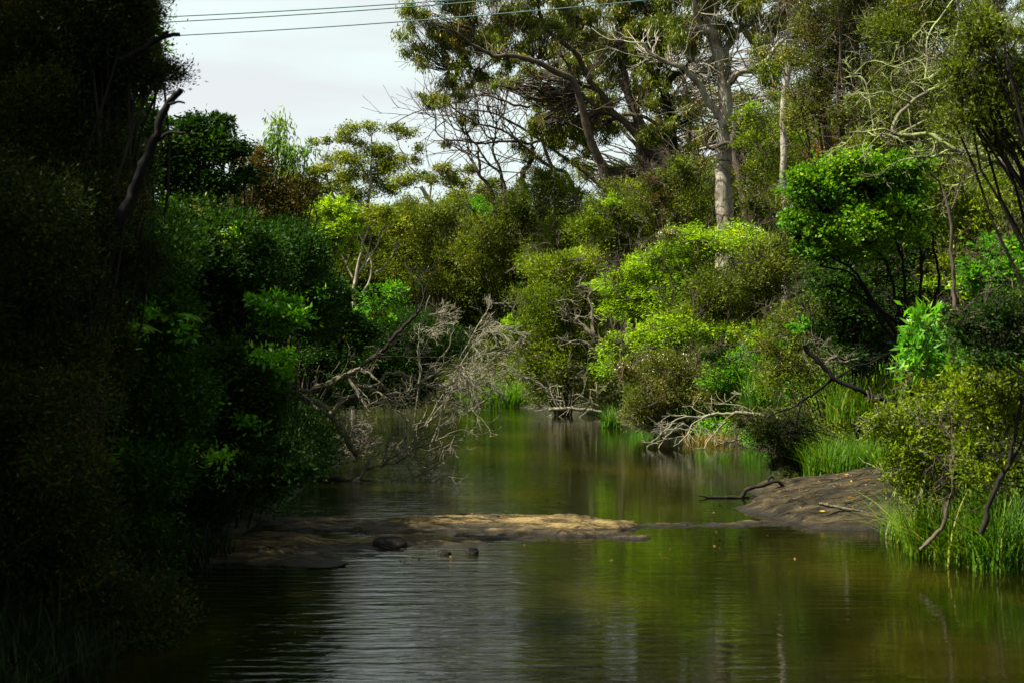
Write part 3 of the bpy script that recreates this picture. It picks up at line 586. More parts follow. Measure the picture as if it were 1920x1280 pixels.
# ---- 3. shrubs and trees: (name, label, category, distance, leaf, bark, blobs, density)
G_SLOPE = 'shrubs covering the right hand slope'
SH = [
 # far middle and hollow
 ('shrub','round dark olive shrub on the skyline behind the half bare gum','shrub',62,'olive','brown',[(915,360,34,20),(940,380,40,20),(890,400,36,20),(960,400,34,24)],1.92),
 ('shrub','vivid green low shrub on the far slope below the skyline gap','shrub',58,'broad','brown',[(880,385,34,14),(910,400,40,18),(870,410,30,16)],2.2),
 ('wattle_tree','brown green spreading tree filling the hollow right of the white stems','tree',54,'olive','brown',[(800,400,60,34),(850,430,70,40),(790,460,50,36),(860,490,70,40),(820,530,60,30)],1.76),
 ('shrub','dull olive shrub with dark stems in the middle of the far slope','shrub',52,'olive','dark',[(930,430,60,40),(980,400,50,40),(900,480,60,40),(960,490,60,44),(1020,430,50,36)],1.92),
 ('shrub','yellow green rounded shrub below the leaning dark gum','shrub',49,'wattle','brown',[(1010,480,50,34),(1060,440,46,34),(1080,390,50,30),(1040,350,46,30),(1000,360,40,30)],1.92),
 ('shrub','leafy green shrub hiding the foot of the leaning stems','shrub',46,'wattle','brown',[(1130,390,40,30),(1170,370,40,34),(1180,420,50,30),(1120,440,50,34),(1150,480,60,36)],1.92),
 ('shrub','large olive shrub in front of the dark forked trunk','shrub',44,'olive','brown',[(1250,350,56,34),(1280,315,40,24),(1230,390,60,34),(1280,395,46,36),(1270,360,46,30)],2.00),
 ('shrub','grey olive twiggy shrub between the pale forked gum and the slim trunk','shrub',42,'olive','brown',[(1412,340,26,34),(1428,300,34,28),(1450,390,36,30),(1412,400,30,24)],1.36),
 ('shrub','small yellow flowering bush behind the glowing green vine tree','shrub',40,'heath','brown',[(1570,265,36,14),(1545,290,40,20),(1600,290,40,20)],2.0),
 # right bank mid distance
 ('wattle_tree','soft yellow green wattle overhanging the bend with gnarled grey branches in front','tree',43,'wattle','brown',[(1050,520,60,40),(1020,570,56,46),(1000,630,46,46),(1060,600,60,56),(1040,670,60,44),(990,690,36,40),(1110,560,50,50),(1100,640,50,50),(1085,500,50,30),(1110,690,40,40)],2.08),
 ('shrub','low grey green shrub with brushy dry stems at the water line of the bend','shrub',42.5,'olive','straw',[(1040,735,50,24),(1090,720,50,30),(1010,745,34,18),(1120,740,30,26)],1.20),
 ('feathery_bush','large bright lime green bush topped with white blossom on the right bank','bush',36,'bright','brown',[(1290,460,70,30),(1240,490,60,34),(1340,470,70,34),(1200,530,64,34),(1280,530,64,36),(1180,580,56,34),(1240,570,60,34),(1390,450,60,26),(1170,545,40,24)],2.08),
 ('shrub','dark olive thicket in the middle of the right bank with tangled stems','shrub',34.5,'olive','dark',[(1350,540,64,40),(1420,500,60,46),(1400,570,70,44),(1310,590,60,34),(1450,540,50,44),(1470,470,40,40)],1.92),
 ('shrub','fresh green shrub tumbling below the lime bush','shrub',34,'bright','brown',[(1260,620,60,30),(1330,630,64,30),(1220,650,50,28),(1400,640,54,32)],1.84),
 ('shrub','bright green tuft of shrub hanging over the brown flowering bush','shrub',35,'bright','brown',[(1160,650,34,24),(1180,670,36,20),(1150,690,30,26)],1.92),
 ('flowering_bush','brown olive dome shaped bush dotted with white flowers at the water','bush',33,'grey','brown',[(1220,710,56,40),(1280,700,60,40),(1200,760,44,40),(1260,760,60,44),(1320,730,50,40),(1230,795,50,16)],2.08),
 ('shrub','grass green shrub right of the brown flowering bush','shrub',32,'broad','brown',[(1370,690,54,26),(1420,690,40,30),(1350,720,50,22),(1440,650,50,40)],2.0),
 ('shrub','small dark shrub drooping to the water beside the silt bank','shrub',22.5,'tea','dark',[(1450,820,44,30),(1480,850,44,34),(1430,800,40,18),(1500,800,34,26),(1490,880,26,20)],1.8),
 ('shrub','mixed green shrub on the bank under the bare black branch','shrub',26,'olive','brown',[(1480,620,54,44),(1530,600,50,40),(1460,700,40,50),(1520,700,50,40)],1.44),
 ('shrub','shaded leafy shrub beneath the vine tree with yellowing leaves','shrub',23,'dark','dark',[(1560,620,50,40),(1610,600,50,44),(1640,650,50,40),(1590,670,60,30),(1560,540,60,50)],1.9),
 ('vine_tree','glowing green vine covered tree with fanning black stems','tree',21,'vine','black',[(1560,335,66,40),(1620,310,70,34),(1690,320,56,34),(1525,370,44,46),(1600,380,76,40),(1700,365,44,40),(1510,420,36,40),(1650,420,76,40),(1570,440,70,36),(1700,430,50,40),(1640,350,80,40),(1530,470,40,30),(1620,480,60,30)],2.6),
 ('tree','black green tree in deep shade behind the fanning stems of the vine tree','tree',24.5,'dark','black',[(1560,480,60,50),(1640,470,60,50),(1720,470,50,56),(1600,550,60,50),(1680,560,60,56),(1640,620,60,44),(1750,560,44,60),(1720,640,50,40)],2.2),
 ('wattle_tree','fine grey olive tree top right of the slim pale trunk','tree',38,'grey','brown',[(1530,40,60,50),(1590,20,60,50),(1540,110,60,50),(1610,90,60,50),(1530,180,50,44),(1590,170,56,44),(1640,140,44,40),(1570,220,50,30),(1640,30,60,46),(1500,230,30,30),(1580,-40,110,40)],2.00),
 ('wattle_tree','green spreading tree behind the lichen covered branches','tree',30,'olive','brown',[(1680,60,60,50),(1740,40,60,50),(1690,150,60,50),(1740,190,60,50),(1640,220,50,40),(1690,240,50,36),(1800,40,60,44),(1720,-30,120,40),(1660,280,40,26),(1620,270,40,24)],1.92),
 ('wattle_tree','leafy yellow green tree filling the slope at the right edge behind the branches','tree',24,'wattle','brown',[(1800,390,60,50),(1860,420,60,56),(1790,470,60,56),(1860,500,70,60),(1900,440,50,60),(1780,540,56,40),(1740,340,36,40),(1900,350,60,40)],1.84),
 ('olive_tree','dense olive foliage in the upper right corner nearest the lens','tree',13,'olive','dark',[(1890,100,70,50),(1840,140,60,44),(1900,190,70,50),(1830,210,60,40),(1900,260,70,34),(1960,150,70,90),(1840,60,50,34),(1800,150,40,30),(1790,230,40,26)],1.20),
 ('shrub','bright leafy shrub on the right edge above the feathery fern branches','shrub',17,'broad','brown',[(1850,520,50,30),(1890,530,50,40),(1820,545,40,26),(1870,480,50,30)],1.7),
 ('shrub','feathery drooping green branches at the right edge at mid height','shrub',12,'dark','brown',[(1860,600,60,30),(1900,580,50,30),(1820,620,44,24),(1900,640,50,40),(1850,660,60,34)],2.0),
 ('shrub','light green shrub of long spear leaves in front of dark stems on the right','shrub',13,'lance','brown',[(1735,610,26,24),(1715,650,28,26),(1745,670,34,26),(1720,690,30,20),(1790,700,44,30),(1770,650,30,20)],1.9),
 ('shrub','sprawling yellow green twiggy shrub above the grass beside the silt bank','shrub',14.5,'wattle','lichen',[(1680,790,44,34),(1730,800,50,44),(1700,840,40,30),(1770,770,50,50),(1790,840,50,44),(1740,870,40,30),(1690,890,34,30),(1720,930,30,40),(1800,900,50,40),(1760,720,50,40),(1830,780,50,50)],1.76),
 ('shrub','tangled shrub with dark bent stems at the lower right edge','shrub',12.5,'wattle','dark',[(1850,760,50,50),(1890,820,50,50),(1840,860,44,40),(1900,740,40,50),(1880,900,40,30),(1800,740,40,40)],1.10),
 # left bank
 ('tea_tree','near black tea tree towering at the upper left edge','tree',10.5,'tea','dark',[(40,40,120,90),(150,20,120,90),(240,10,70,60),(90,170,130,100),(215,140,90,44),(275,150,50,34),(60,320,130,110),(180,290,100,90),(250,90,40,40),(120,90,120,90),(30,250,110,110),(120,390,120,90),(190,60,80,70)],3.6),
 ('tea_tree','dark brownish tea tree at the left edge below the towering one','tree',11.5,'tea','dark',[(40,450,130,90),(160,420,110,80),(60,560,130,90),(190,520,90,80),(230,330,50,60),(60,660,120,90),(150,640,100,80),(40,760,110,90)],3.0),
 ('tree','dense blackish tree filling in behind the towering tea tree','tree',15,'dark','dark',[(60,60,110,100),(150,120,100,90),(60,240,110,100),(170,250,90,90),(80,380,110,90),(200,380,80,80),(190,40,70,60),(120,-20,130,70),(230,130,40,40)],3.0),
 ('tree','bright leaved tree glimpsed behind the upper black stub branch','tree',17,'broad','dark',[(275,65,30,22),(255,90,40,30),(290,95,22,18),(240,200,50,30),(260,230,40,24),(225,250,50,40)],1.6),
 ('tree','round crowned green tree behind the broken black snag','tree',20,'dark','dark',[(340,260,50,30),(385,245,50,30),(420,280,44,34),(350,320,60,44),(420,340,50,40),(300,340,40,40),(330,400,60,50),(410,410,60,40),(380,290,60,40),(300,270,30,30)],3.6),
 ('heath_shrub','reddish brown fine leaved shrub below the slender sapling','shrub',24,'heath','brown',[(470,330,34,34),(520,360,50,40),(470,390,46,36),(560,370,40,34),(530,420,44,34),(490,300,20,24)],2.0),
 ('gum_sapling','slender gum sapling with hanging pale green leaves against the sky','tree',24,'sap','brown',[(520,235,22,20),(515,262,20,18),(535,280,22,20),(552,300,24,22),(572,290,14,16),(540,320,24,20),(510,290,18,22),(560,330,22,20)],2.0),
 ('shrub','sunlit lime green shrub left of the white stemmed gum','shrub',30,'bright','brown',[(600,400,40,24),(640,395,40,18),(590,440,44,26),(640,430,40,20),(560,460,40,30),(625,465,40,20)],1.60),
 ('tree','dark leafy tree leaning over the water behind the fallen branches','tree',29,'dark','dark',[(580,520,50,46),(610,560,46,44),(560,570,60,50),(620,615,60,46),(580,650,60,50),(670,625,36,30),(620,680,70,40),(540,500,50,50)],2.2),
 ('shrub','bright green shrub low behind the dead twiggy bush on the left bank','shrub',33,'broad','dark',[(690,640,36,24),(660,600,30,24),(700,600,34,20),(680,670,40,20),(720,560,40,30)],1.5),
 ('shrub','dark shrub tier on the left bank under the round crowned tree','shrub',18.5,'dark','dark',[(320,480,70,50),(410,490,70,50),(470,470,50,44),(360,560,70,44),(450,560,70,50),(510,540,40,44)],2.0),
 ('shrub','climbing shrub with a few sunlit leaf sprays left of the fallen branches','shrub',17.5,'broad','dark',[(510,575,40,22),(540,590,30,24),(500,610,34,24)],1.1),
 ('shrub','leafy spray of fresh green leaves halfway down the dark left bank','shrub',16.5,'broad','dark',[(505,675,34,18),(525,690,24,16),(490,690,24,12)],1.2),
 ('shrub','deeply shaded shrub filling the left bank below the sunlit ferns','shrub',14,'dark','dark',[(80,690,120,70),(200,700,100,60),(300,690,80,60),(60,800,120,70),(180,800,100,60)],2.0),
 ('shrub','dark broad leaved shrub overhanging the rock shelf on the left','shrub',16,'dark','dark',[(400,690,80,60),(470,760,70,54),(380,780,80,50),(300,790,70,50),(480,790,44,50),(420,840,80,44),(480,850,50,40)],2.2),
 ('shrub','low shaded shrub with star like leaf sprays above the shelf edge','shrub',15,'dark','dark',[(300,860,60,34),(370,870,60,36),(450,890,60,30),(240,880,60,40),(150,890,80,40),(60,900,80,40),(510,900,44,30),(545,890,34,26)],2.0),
]
ROOTS = {}
for k, (nm, lb, ct, Y, lf, bk, bl, de) in enumerate(SH):
    p = Plant(nm, lb, ct, Y, lf, bk, dens=de, seed=100+k, lscale=(.55 if Y < 15.5 and lf in ('wattle', 'broad', 'dark', 'olive') and bl[0][0] > 960 else 1.0))
    cx = np.mean([b[0] for b in bl]); 
    X0 = (cx-960)/F*Y
    lim = 0.35
    if Y < 43:                                   # the foot stands on dry ground
        if X0 > -1: X0 = max(X0, float(XR(Y))+lim)
        else: X0 = min(X0, float(XL(Y))-lim)
    p.base = (X0, Y)
    p.blob(*bl)
    if nm == 'vine_tree':
        fan = [(1690,640),(1640,560),(1590,500),(1500,455)], [(1700,640),(1670,540),(1640,470),(1560,420)], [(1705,640),(1700,540),(1680,450),(1640,380)], [(1715,640),(1730,520),(1720,430),(1690,370)], [(1690,620),(1620,560),(1570,535),(1530,540)], [(1720,640),(1760,540),(1750,450),(1720,400)], [(1700,660),(1650,600),(1600,520),(1540,500)]
        p.base = None
        for q in fan: p.limb([(1712, 740)]+list(q), .038, .012)
    p.build(); ROOTS[lb] = p

# blossom on the two flowering bushes
m, N, L, out = nodes_of('white_blossom'); bs = N.new('ShaderNodeBsdfDiffuse'); bs.inputs[0].default_value = (.42, .41, .27, 1); L.new(bs.outputs[0], out.inputs[0]); BLOSSOM = m
for lb, n, frac in (('large bright lime green bush topped with white blossom on the right bank', 420, .0), ('brown olive dome shaped bush dotted with white flowers at the water', 260, .0)):
    p = ROOTS[lb]; rng = np.random.default_rng(5); C = []
    for c, r, lf in sorted(p.blobs, key=lambda b: -b[0][2])[:5]:
        u = unit(rng.normal(size=(n//5, 3))); u[:, 2] = np.abs(u[:, 2]); u[:, 1] = -np.abs(u[:, 1])*.8; C.append(c+u*r*rng.uniform(.9, 1.12, (n//5, 1)))
    C = np.vstack(C); V, Q = leaf_quads(C, rng.normal(size=C.shape), .045, .035, rng); mesh_obj('blossom', V, Q, BLOSSOM, p.root, np.array(p.root.location), smooth=False)

# ------------------------------------------------------------------ bare and dead wood
def dead(name, label, cat, Y, bark, limbs, twigs=None, kw=None, base=None):
    """limbs: (points, r0, r1, dY) ; twigs: dict for grow()"""
    g = Plant(name, label, cat, Y, 'olive', bark, base=base)
    for pts, a, b, dy in limbs: g.limb(pts, a, b, dY=dy, **(kw or {}))
    if twigs:
        st = np.vstack([p[int(len(p)*twigs.get('from', .3)):][::twigs.get('step', 2)] for p, r in g.limbs[twigs.get('skip', 0):]])
        st = np.repeat(st, twigs.get('rep', 1), axis=0)
        d = g.rng.normal(size=st.shape)*twigs.get('rand', .6)+np.array(twigs['dir'])
        for Pm, R in grow(st, d, twigs['L'], twigs['R'], twigs['levels'], twigs['n'], twigs.get('spread', .8), twigs.get('wander', .2), twigs.get('bias', (0, 0, 0)), g.rng):
            g.extra.append(tubes(Pm, np.maximum(R, twigs.get('rmin', .004)), 4))
    # keep a fixed origin: no ground extension for wood lying in the water
    rng = g.rng; b = g.limbs[0][0][0]; root = empty(name, b, label, cat)
    for k, (p, r) in enumerate(g.limbs):
        V, Q = trunk_tube(p, r, 8, rng, .14); mesh_obj('trunk' if k == 0 else 'limb', V, Q, BARK[bark], root, b)
    if g.extra: V, Q = join(g.extra); mesh_obj('twigs', V, Q, BARK[bark], root, b)
    return root

dead('fallen_tree', 'fallen dead tree with crooked grey limbs reaching over the water from the left bank', 'fallen tree', 24, 'dead',
 [([(-90,420),(0,395),(100,375),(200,335),(300,320),(400,262),(480,220),(545,195)], 0.0465, 0.0310, 0),
  ([(545,195),(620,225),(670,270),(730,320),(775,385)], 0.0279, 0.0099, -.4),
  ([(250,330),(400,275),(460,290),(530,355),(600,368),(680,330),(750,285),(800,240),(850,228),(920,250),(1000,275),(1070,325)], 0.0372, 0.0186, .3),
  ([(0,400),(60,460),(130,510),(185,560)], 0.0310, 0.0186, -.6),
  ([(-40,420),(120,480),(200,540),(280,620),(360,700),(430,800),(500,910),(520,960)], 0.0620, 0.0527, .4),
  ([(280,600),(340,520),(420,470),(520,450),(620,480),(700,500),(780,485),(860,430),(950,410),(1020,370),(1070,330)], 0.0496, 0.0248, .5),
  ([(440,280),(520,400),(590,500),(640,580)], 0.0310, 0.0124, -.3),
  ([(1070,325),(1130,270),(1200,170),(1280,80),(1340,0)], 0.0217, 0.0112, .5),
  ([(1070,325),(1076,200),(1075,100),(1070,20)], 0.0217, 0.0124, .2),
  ([(1060,330),(1160,270),(1280,200),(1400,170),(1500,160)], 0.0186, 0.0074, .4),
  ([(640,430),(700,405),(760,440),(830,480),(940,525)], 0.0186, 0.0074, -.5),
  ([(980,900),(1060,700),(1140,560),(1120,500),(1180,420),(1260,310)], 0.0217, 0.0093, .3),
  ([(1080,720),(1200,640),(1270,560),(1290,460),(1390,370),(1480,280)], 0.0186, 0.0074, .2),
  ([(1480,600),(1560,540),(1650,480),(1720,450)], 0.0155, 0.0074, 0),
  ([(880,570),(940,630),(1000,680),(1060,720)], 0.0124, 0.0074, 0)],
 dict(dir=(.45, -.1, -.12), L=.5, R=.009, levels=3, n=[2, 2], step=4, wander=.28, rand=.7, rmin=.0045), B)
dead('fallen_branch', 'lichen patched dead branch rising out of the water below the fallen tree', 'branch', 22.4, 'dead',
 [([(480,1230),(540,1150),(620,1075),(720,1055),(760,1035),(860,1020),(930,985),(1000,920),(1080,880),(1130,870)], 0.0310, 0.0186, .3),
  ([(590,1080),(610,1030),(632,985)], 0.0217, 0.0186, 0),
  ([(760,1040),(830,980),(900,930),(960,910),(1100,820),(1200,760),(1290,700)], 0.0217, 0.0093, .3),
  ([(730,1060),(770,960),(780,860),(840,780)], 0.0136, 0.0062, 0),
  ([(920,1010),(980,1080),(1010,1150),(1005,1200)], 0.0124, 0.0062, 0),
  ([(1000,970),(1090,1020),(1140,1045),(1220,1010),(1330,985)], 0.0112, 0.0050, 0),
  ([(500,1200),(640,1215),(840,1215),(960,1160),(1040,1120)], 0.0155, 0.0062, .2),
  ([(1170,1240),(1175,1150),(1180,1080)], 0.0074, 0.0037, 0),
  ([(1160,1190),(1230,1150),(1300,1140)], 0.0074, 0.0037, 0),
  ([(1080,880),(1200,840),(1290,800),(1400,790),(1500,800)], 0.0155, 0.0050, 0),
  ([(1250,910),(1330,870),(1400,810)], 0.0087, 0.0050, 0)],
 dict(dir=(.55, 0, .15), L=.45, R=.008, levels=3, n=[2, 3], step=4, wander=.25, rand=.6, rmin=.004), B)
dead('dead_bush', 'dead pale twiggy bush leaning over the water in the centre of the view', 'dead bush', 30, 'straw',
 [([(800,860),(835,760),(865,670),(895,610),(915,590)], 0.0250, 0.0084, .5),
  ([(775,800),(790,700),(785,650),(795,590),(805,555)], 0.0200, 0.0070, .2),
  ([(800,790),(850,700),(890,640),(930,610)], 0.0150, 0.0070, -.4),
  ([(810,780),(860,720),(900,690),(925,672)], 0.0150, 0.0056, 0),
  ([(800,800),(830,750),(880,730),(930,720)], 0.0150, 0.0056, .4)],
 dict(dir=(.7, -.05, .2), L=.52, R=.008, levels=4, n=[5, 5, 3], step=2, wander=.14, rand=.4, spread=.6, bias=(.03, 0, -.02), rmin=.0042, **{'from': .3}), None)
dead('brush_pile', 'tan tuft of dead twigs standing in the water left of the lichen branch', 'dead bush', 25, 'dead',
 [([(666,862),(662,840),(660,815),(664,795)], .02, .01, 0), ([(668,862),(685,845),(700,838)], .012, .006, 0), ([(666,862),(676,840),(690,820)], .012, .006, 0)],
 dict(dir=(.1, 0, .6), L=.28, R=.007, levels=3, n=[4, 4], step=1, wander=.2, rand=.7, rmin=.004))
dead('leaning_trunk', 'dark slanting dead stem rising behind the fallen tree towards the dead bush', 'branch', 31, 'dark',
 [([(655,705),(700,670),(735,640),(760,610),(785,580),(800,540)], .06, .02, .3), ([(700,670),(760,668),(830,672),(900,665)], .02, .006, 0)],
 dict(dir=(.2, 0, .4), L=.7, R=.012, levels=3, n=[3, 3], step=2, wander=.2, rand=.6, rmin=.006))
dead('snag', 'broken black snag curving up against the sky from the left bank', 'dead tree', 9.7, 'black',
 [([(225,420),(262,330),(282,280),(300,245),(305,215),(318,190),(340,163)], .045, .021, 0), ([(298,262),(315,250),(345,250)], .014, .010, -.1), ([(316,196),(330,192),(346,194)], .012, .006, -.1)],
 None)
dead('branch_stub', 'black broken branch stub poking from the dark tree just below the power lines', 'branch', 10.2, 'black',
 [([(225,115),(265,92),(295,75),(320,66),(340,64)], .026, .014, 0), ([(295,76),(308,64),(316,60)], .02, .012, 0)], None)
dead('gnarled_branch', 'gnarled pale bare branches twisting in front of the soft wattle at the bend', 'branch', 41, 'dead',
 [([(1145,690),(1130,660),(1112,630),(1095,615),(1078,603),(1062,592),(1053,575),(1045,562)], .10, .03, 0), ([(1112,630),(1112,600),(1110,575),(1105,555),(1120,540),(1122,530),(1080,538)], .06, .03, .3), ([(1145,700),(1120,665),(1092,640),(1060,645),(1045,650)], .08, .02, 0), ([(1078,603),(1085,595),(1105,598),(1118,605)], .03, .015, 0), ([(1062,592),(1060,570),(1055,555)], .03, .012, 0)],
 dict(dir=(-.2, 0, .2), L=.6, R=.016, levels=2, n=[3], step=3, wander=.25, rand=.7, rmin=.007))
dead('fallen_branch', 'bleached forked branch hanging into the water from the right bank', 'branch', 30, 'straw',
 [([(1470,790),(1439,784),(1400,776),(1346,775),(1310,781),(1263,779)], .055, .012, 0), ([(1312,780),(1281,782),(1262,793),(1238,813),(1213,838)], .025, .010, -.8), ([(1330,778),(1300,795),(1285,819),(1261,838)], .02, .008, -.8), ([(1281,792),(1260,808),(1245,822),(1234,840)], .018, .008, -.8), ([(1360,790),(1345,805),(1330,825),(1314,848)], .018, .008, -1), ([(1390,822),(1365,828),(1335,836)], .02, .008, -.5), ([(1440,784),(1420,760),(1400,742),(1370,735)], .03, .01, 0), ([(1430,784),(1390,760),(1340,755)], .02, .008, 0)],
 dict(dir=(-.5, 0, .15), L=.45, R=.009, levels=2, n=[3], step=3, wander=.18, rand=.5, rmin=.005))
dead('bare_branch', 'crooked black bare branch slanting down across the green of the right bank', 'branch', 17.5, 'black',
 [([(1508,648),(1544,684),(1569,711),(1601,725),(1644,747),(1682,759)], .026, .03, -.3), ([(1569,709),(1601,688),(1630,682),(1652,669)], .014, .007, 0), ([(1560,709),(1530,735),(1504,752),(1460,775),(1440,781)], .018, .008, .4), ([(1504,752),(1497,775),(1492,800)], .012, .007, 0)],
 dict(dir=(-.2, 0, .3), L=.3, R=.006, levels=2, n=[2], step=5, wander=.25, rand=.7, rmin=.003, **{'from': .0}))
dead('lichen_tree', 'lichen crusted bare limbs spreading in the upper right', 'tree', 14.5, 'lichen',
 [([(2010,380),(1918,336),(1868,302),(1817,289),(1784,279),(1764,265)], .05, .03, 0), ([(1764,265),(1743,255),(1693,255),(1673,248),(1683,215),(1707,195),(1727,181),(1764,158),(1801,136),(1777,134),(1735,148)], .026, .010, .3), ([(1690,255),(1660,244),(1636,248),(1592,247)], .014, .006, 0), ([(1764,265),(1720,285),(1680,262),(1640,240),(1623,154),(1589,146)], .012, .006, .5), ([(1707,195),(1680,180),(1650,175),(1620,190)], .012, .006, -.3), ([(1784,279),(1740,296),(1705,294)], .014, .008, -.4), ([(1800,130),(1790,90),(1800,40),(1790,-20)], .014, .01, 0), ([(1735,148),(1740,75),(1760,34),(1790,0)], .012, .007, .4), ([(1817,289),(1850,270),(1890,255),(1940,262)], .012, .006, .3), ([(1690,250),(1740,230),(1790,215),(1850,190)], .012, .006, -.2), ([(1868,302),(1840,320),(1800,345),(1775,350)], .012, .007, .2)],
 dict(dir=(-.25, 0, .2), L=.42, R=.007, levels=3, n=[3, 3], step=3, wander=.28, rand=.7, rmin=.0025))
dead('dry_sticks', 'bundle of grey sticks lying at the water line below the gnarled branches', 'branch', 42, 'straw',
 [([(1030,768),(1060,765),(1100,768),(1128,772)], .06, .04, 0), ([(1015,720),(1035,745),(1048,768)], .03, .02, 0), ([(1052,735),(1058,755),(1060,770)], .03, .02, 0), ([(1080,735),(1100,750),(1125,762)], .03, .02, 0)],
 dict(dir=(-.2, 0, .3), L=.6, R=.014, levels=2, n=[3], step=2, wander=.15, rand=.6, rmin=.008))
dead('thin_stem', 'straight dark sapling stem right of the vine tree', 'tree', 16.5, 'brown',
 [([(1795,640),(1792,560),(1786,470),(1782,400),(1765,345),(1745,320)], .028, .012, 0), ([(1783,395),(1800,350),(1808,320)], .014, .008, 0)],
 dict(dir=(0, 0, .5), L=.3, R=.006, levels=2, n=[3], step=6, wander=.2, rand=.6, rmin=.003))
dead('pale_trunk', 'thin mottled pale trunk in the shade under the vine tree', 'tree', 27, 'pale',
 [([(1592,660),(1588,600),(1582,540),(1580,480)], .055, .045, 0)], None)
dead('bent_stem', 'dark bent stem rising from the grass at the lower right corner', 'branch', 12, 'dark',
 [([(1838,1000),(1850,960),(1870,910),(1890,870),(1905,800),(1912,740)], .024, .014, 0), ([(1880,885),(1905,850),(1930,790)], .014, .008, 0)],
 dict(dir=(-.1, 0, .4), L=.35, R=.006, levels=3, n=[3, 2], step=4, wander=.2, rand=.6, rmin=.003))
dead('grey_stem', 'grey crooked stem rising from the pale grass beside the silt bank', 'branch', 13.6, 'brown',
 [([(1725,1030),(1750,1005),(1775,970),(1785,900),(1790,840),(1788,780),(1795,740)], .022, .010, .2), ([(1788,860),(1810,800),(1800,760)], .012, .006, 0), ([(1785,890),(1750,850),(1740,820)], .010, .005, 0)],
 dict(dir=(-.2, 0, .3), L=.4, R=.006, levels=3, n=[3, 3], step=3, wander=.25, rand=.7, rmin=.0025))
dead('driftwood', 'long thin curved stick lying on the wet edge of the silt bank', 'driftwood', 17.2, 'dead',
 [([(1535,945),(1590,952),(1615,960),(1650,965),(1680,964),(1700,970)], .022, .014, 0), ([(1650,965),(1680,955),(1710,945)], .008, .005, 0)], None)
dead('driftwood', 'knotted dark driftwood at the tip of the silt bank reaching into the river', 'driftwood', 20, 'dark',
 [([(1470,925),(1440,934),(1400,934),(1350,932),(1312,930)], .035, .012, 0), ([(1390,932),(1402,914),(1430,910),(1455,902),(1470,915)], .03, .025, 0), ([(1440,900),(1445,893),(1452,895)], .02, .018, 0)], None)
dead('driftwood', 'low dark log lying in the water at the left under the lichen branch', 'driftwood', 22.5, 'dark',
 [([(585,900),(625,896),(665,902),(700,903)], .05, .03, 0)], None)
dead('dry_shrub', 'leafless grey twigs over the shaded water edge below the left bank', 'dead bush', 15.5, 'dead',
 [([(395,960),(420,935),(445,918)], .010, .006, 0), ([(455,965),(462,930),(470,880)], .008, .005, 0)],
 dict(dir=(.3, 0, .5), L=.22, R=.004, levels=3, n=[3, 3], step=2, wander=.25, rand=.7, rmin=.002))
dead('dry_shrub', 'pale dead twigs above the bare black branch on the right bank', 'dead bush', 18, 'dead',
 [([(1540,690),(1530,650),(1510,630)], .012, .006, 0), ([(1548,680),(1565,668),(1580,678),(1608,672)], .02, .012, 0)],
 dict(dir=(-.1, 0, .4), L=.3, R=.005, levels=3, n=[3, 3], step=2, wander=.28, rand=.8, rmin=.0025))

# ------------------------------------------------------------------ stones in front of the shelf
def stone(label, px, py, rx, rz, seed):
    Y = F*H/(py-640); c = P(px, py, Y); rng = np.random.default_rng(seed); n = 20; m = 12
    th = np.linspace(0, np.pi, m)[:, None]; ph = np.linspace(0, 2*np.pi, n, endpoint=False)[None]
    d = np.stack([np.sin(th)*np.cos(ph), np.sin(th)*np.sin(ph), np.cos(th)*np.ones_like(ph)], -1)
    k = 1+.25*sines(d[..., 0]*3+d[..., 2]*2, d[..., 1]*3, 1.2, seed)+.12*sines(d[..., 0]*7, d[..., 2]*8+d[..., 1]*5, 1, seed+1)
    d = np.sign(d)*np.abs(d)**.8
    V = (d*k[..., None]*np.array([rx/F*Y, rx/F*Y*.9, rz/F*Y])).reshape(-1, 3)+c
    i = np.arange(m*n).reshape(m, n); j = np.roll(i, -1, 1); Q = np.stack([i[:-1], i[1:], j[1:], j[:-1]], -1).reshape(-1, 4)
    tag(mesh_obj('stone', V, Q, MATS_STONE, None, c), label, 'rock', 'dark stones in front of the shelf')
MATS_STONE = rock_mat('dark_wet_stone', [(.003,.003,.0025), (.006,.0055,.0045), (.012,.011,.008)])
stone('upright dark stone standing in the water, the right one of the small pair', 885, 1038, 12, 13, 3)
stone('small flat dark stone left of the upright one', 833, 1038, 13, 8, 5)
stone('broad dark rock lump at the front edge of the shelf', 730, 1024, 34, 18, 8)
stone('long dark stone slab at the near left end of the shelf', 590, 1056, 60, 5, 9)

# ------------------------------------------------------------------ grass
def blades(base, n, hmin, hmax, w, spread, lean, rng):
    """curved tapering grass blades, K=5"""
    C = base[rng.integers(0, len(base), n)]+np.clip(rng.normal(size=(n, 3)), -1.6, 1.6)*np.array([spread, spread, 0])
    hgt = hmin*.5+(hmax-hmin*.5)*rng.beta(2, 1.7, n); w = w*rng.uniform(.6, 1.7, n)[:, None]; a = rng.uniform(0, 2*np.pi, n); d = np.stack([np.cos(a), np.sin(a), 0*a], -1); s = np.stack([-np.sin(a), np.cos(a), 0*a], -1)
    ln = np.minimum(np.abs(rng.normal(size=n))*lean*1.5+.06, 1.5); K = 5; V = np.zeros((n, K, 2, 3))
    for k in range(K):
        t = k/(K-1); c = C+np.array([0, 0, 1])*(hgt*(t-.25*ln*t*t))[:, None]+d*(hgt*ln*t*t)[:, None]
        ww = w*(1-t*.92)*.5; V[:, k, 0] = c-s*ww; V[:, k, 1] = c+s*ww
    i = np.arange(n*K*2).reshape(n, K, 2)
    Q = np.stack([i[:, :-1, 0], i[:, :-1, 1], i[:, 1:, 1], i[:, 1:, 0]], -1).reshape(-1, 4)
    return V.reshape(-1, 3), Q, np.repeat(np.clip(.45+.27*rng.normal(size=n), 0, .96), K-1)
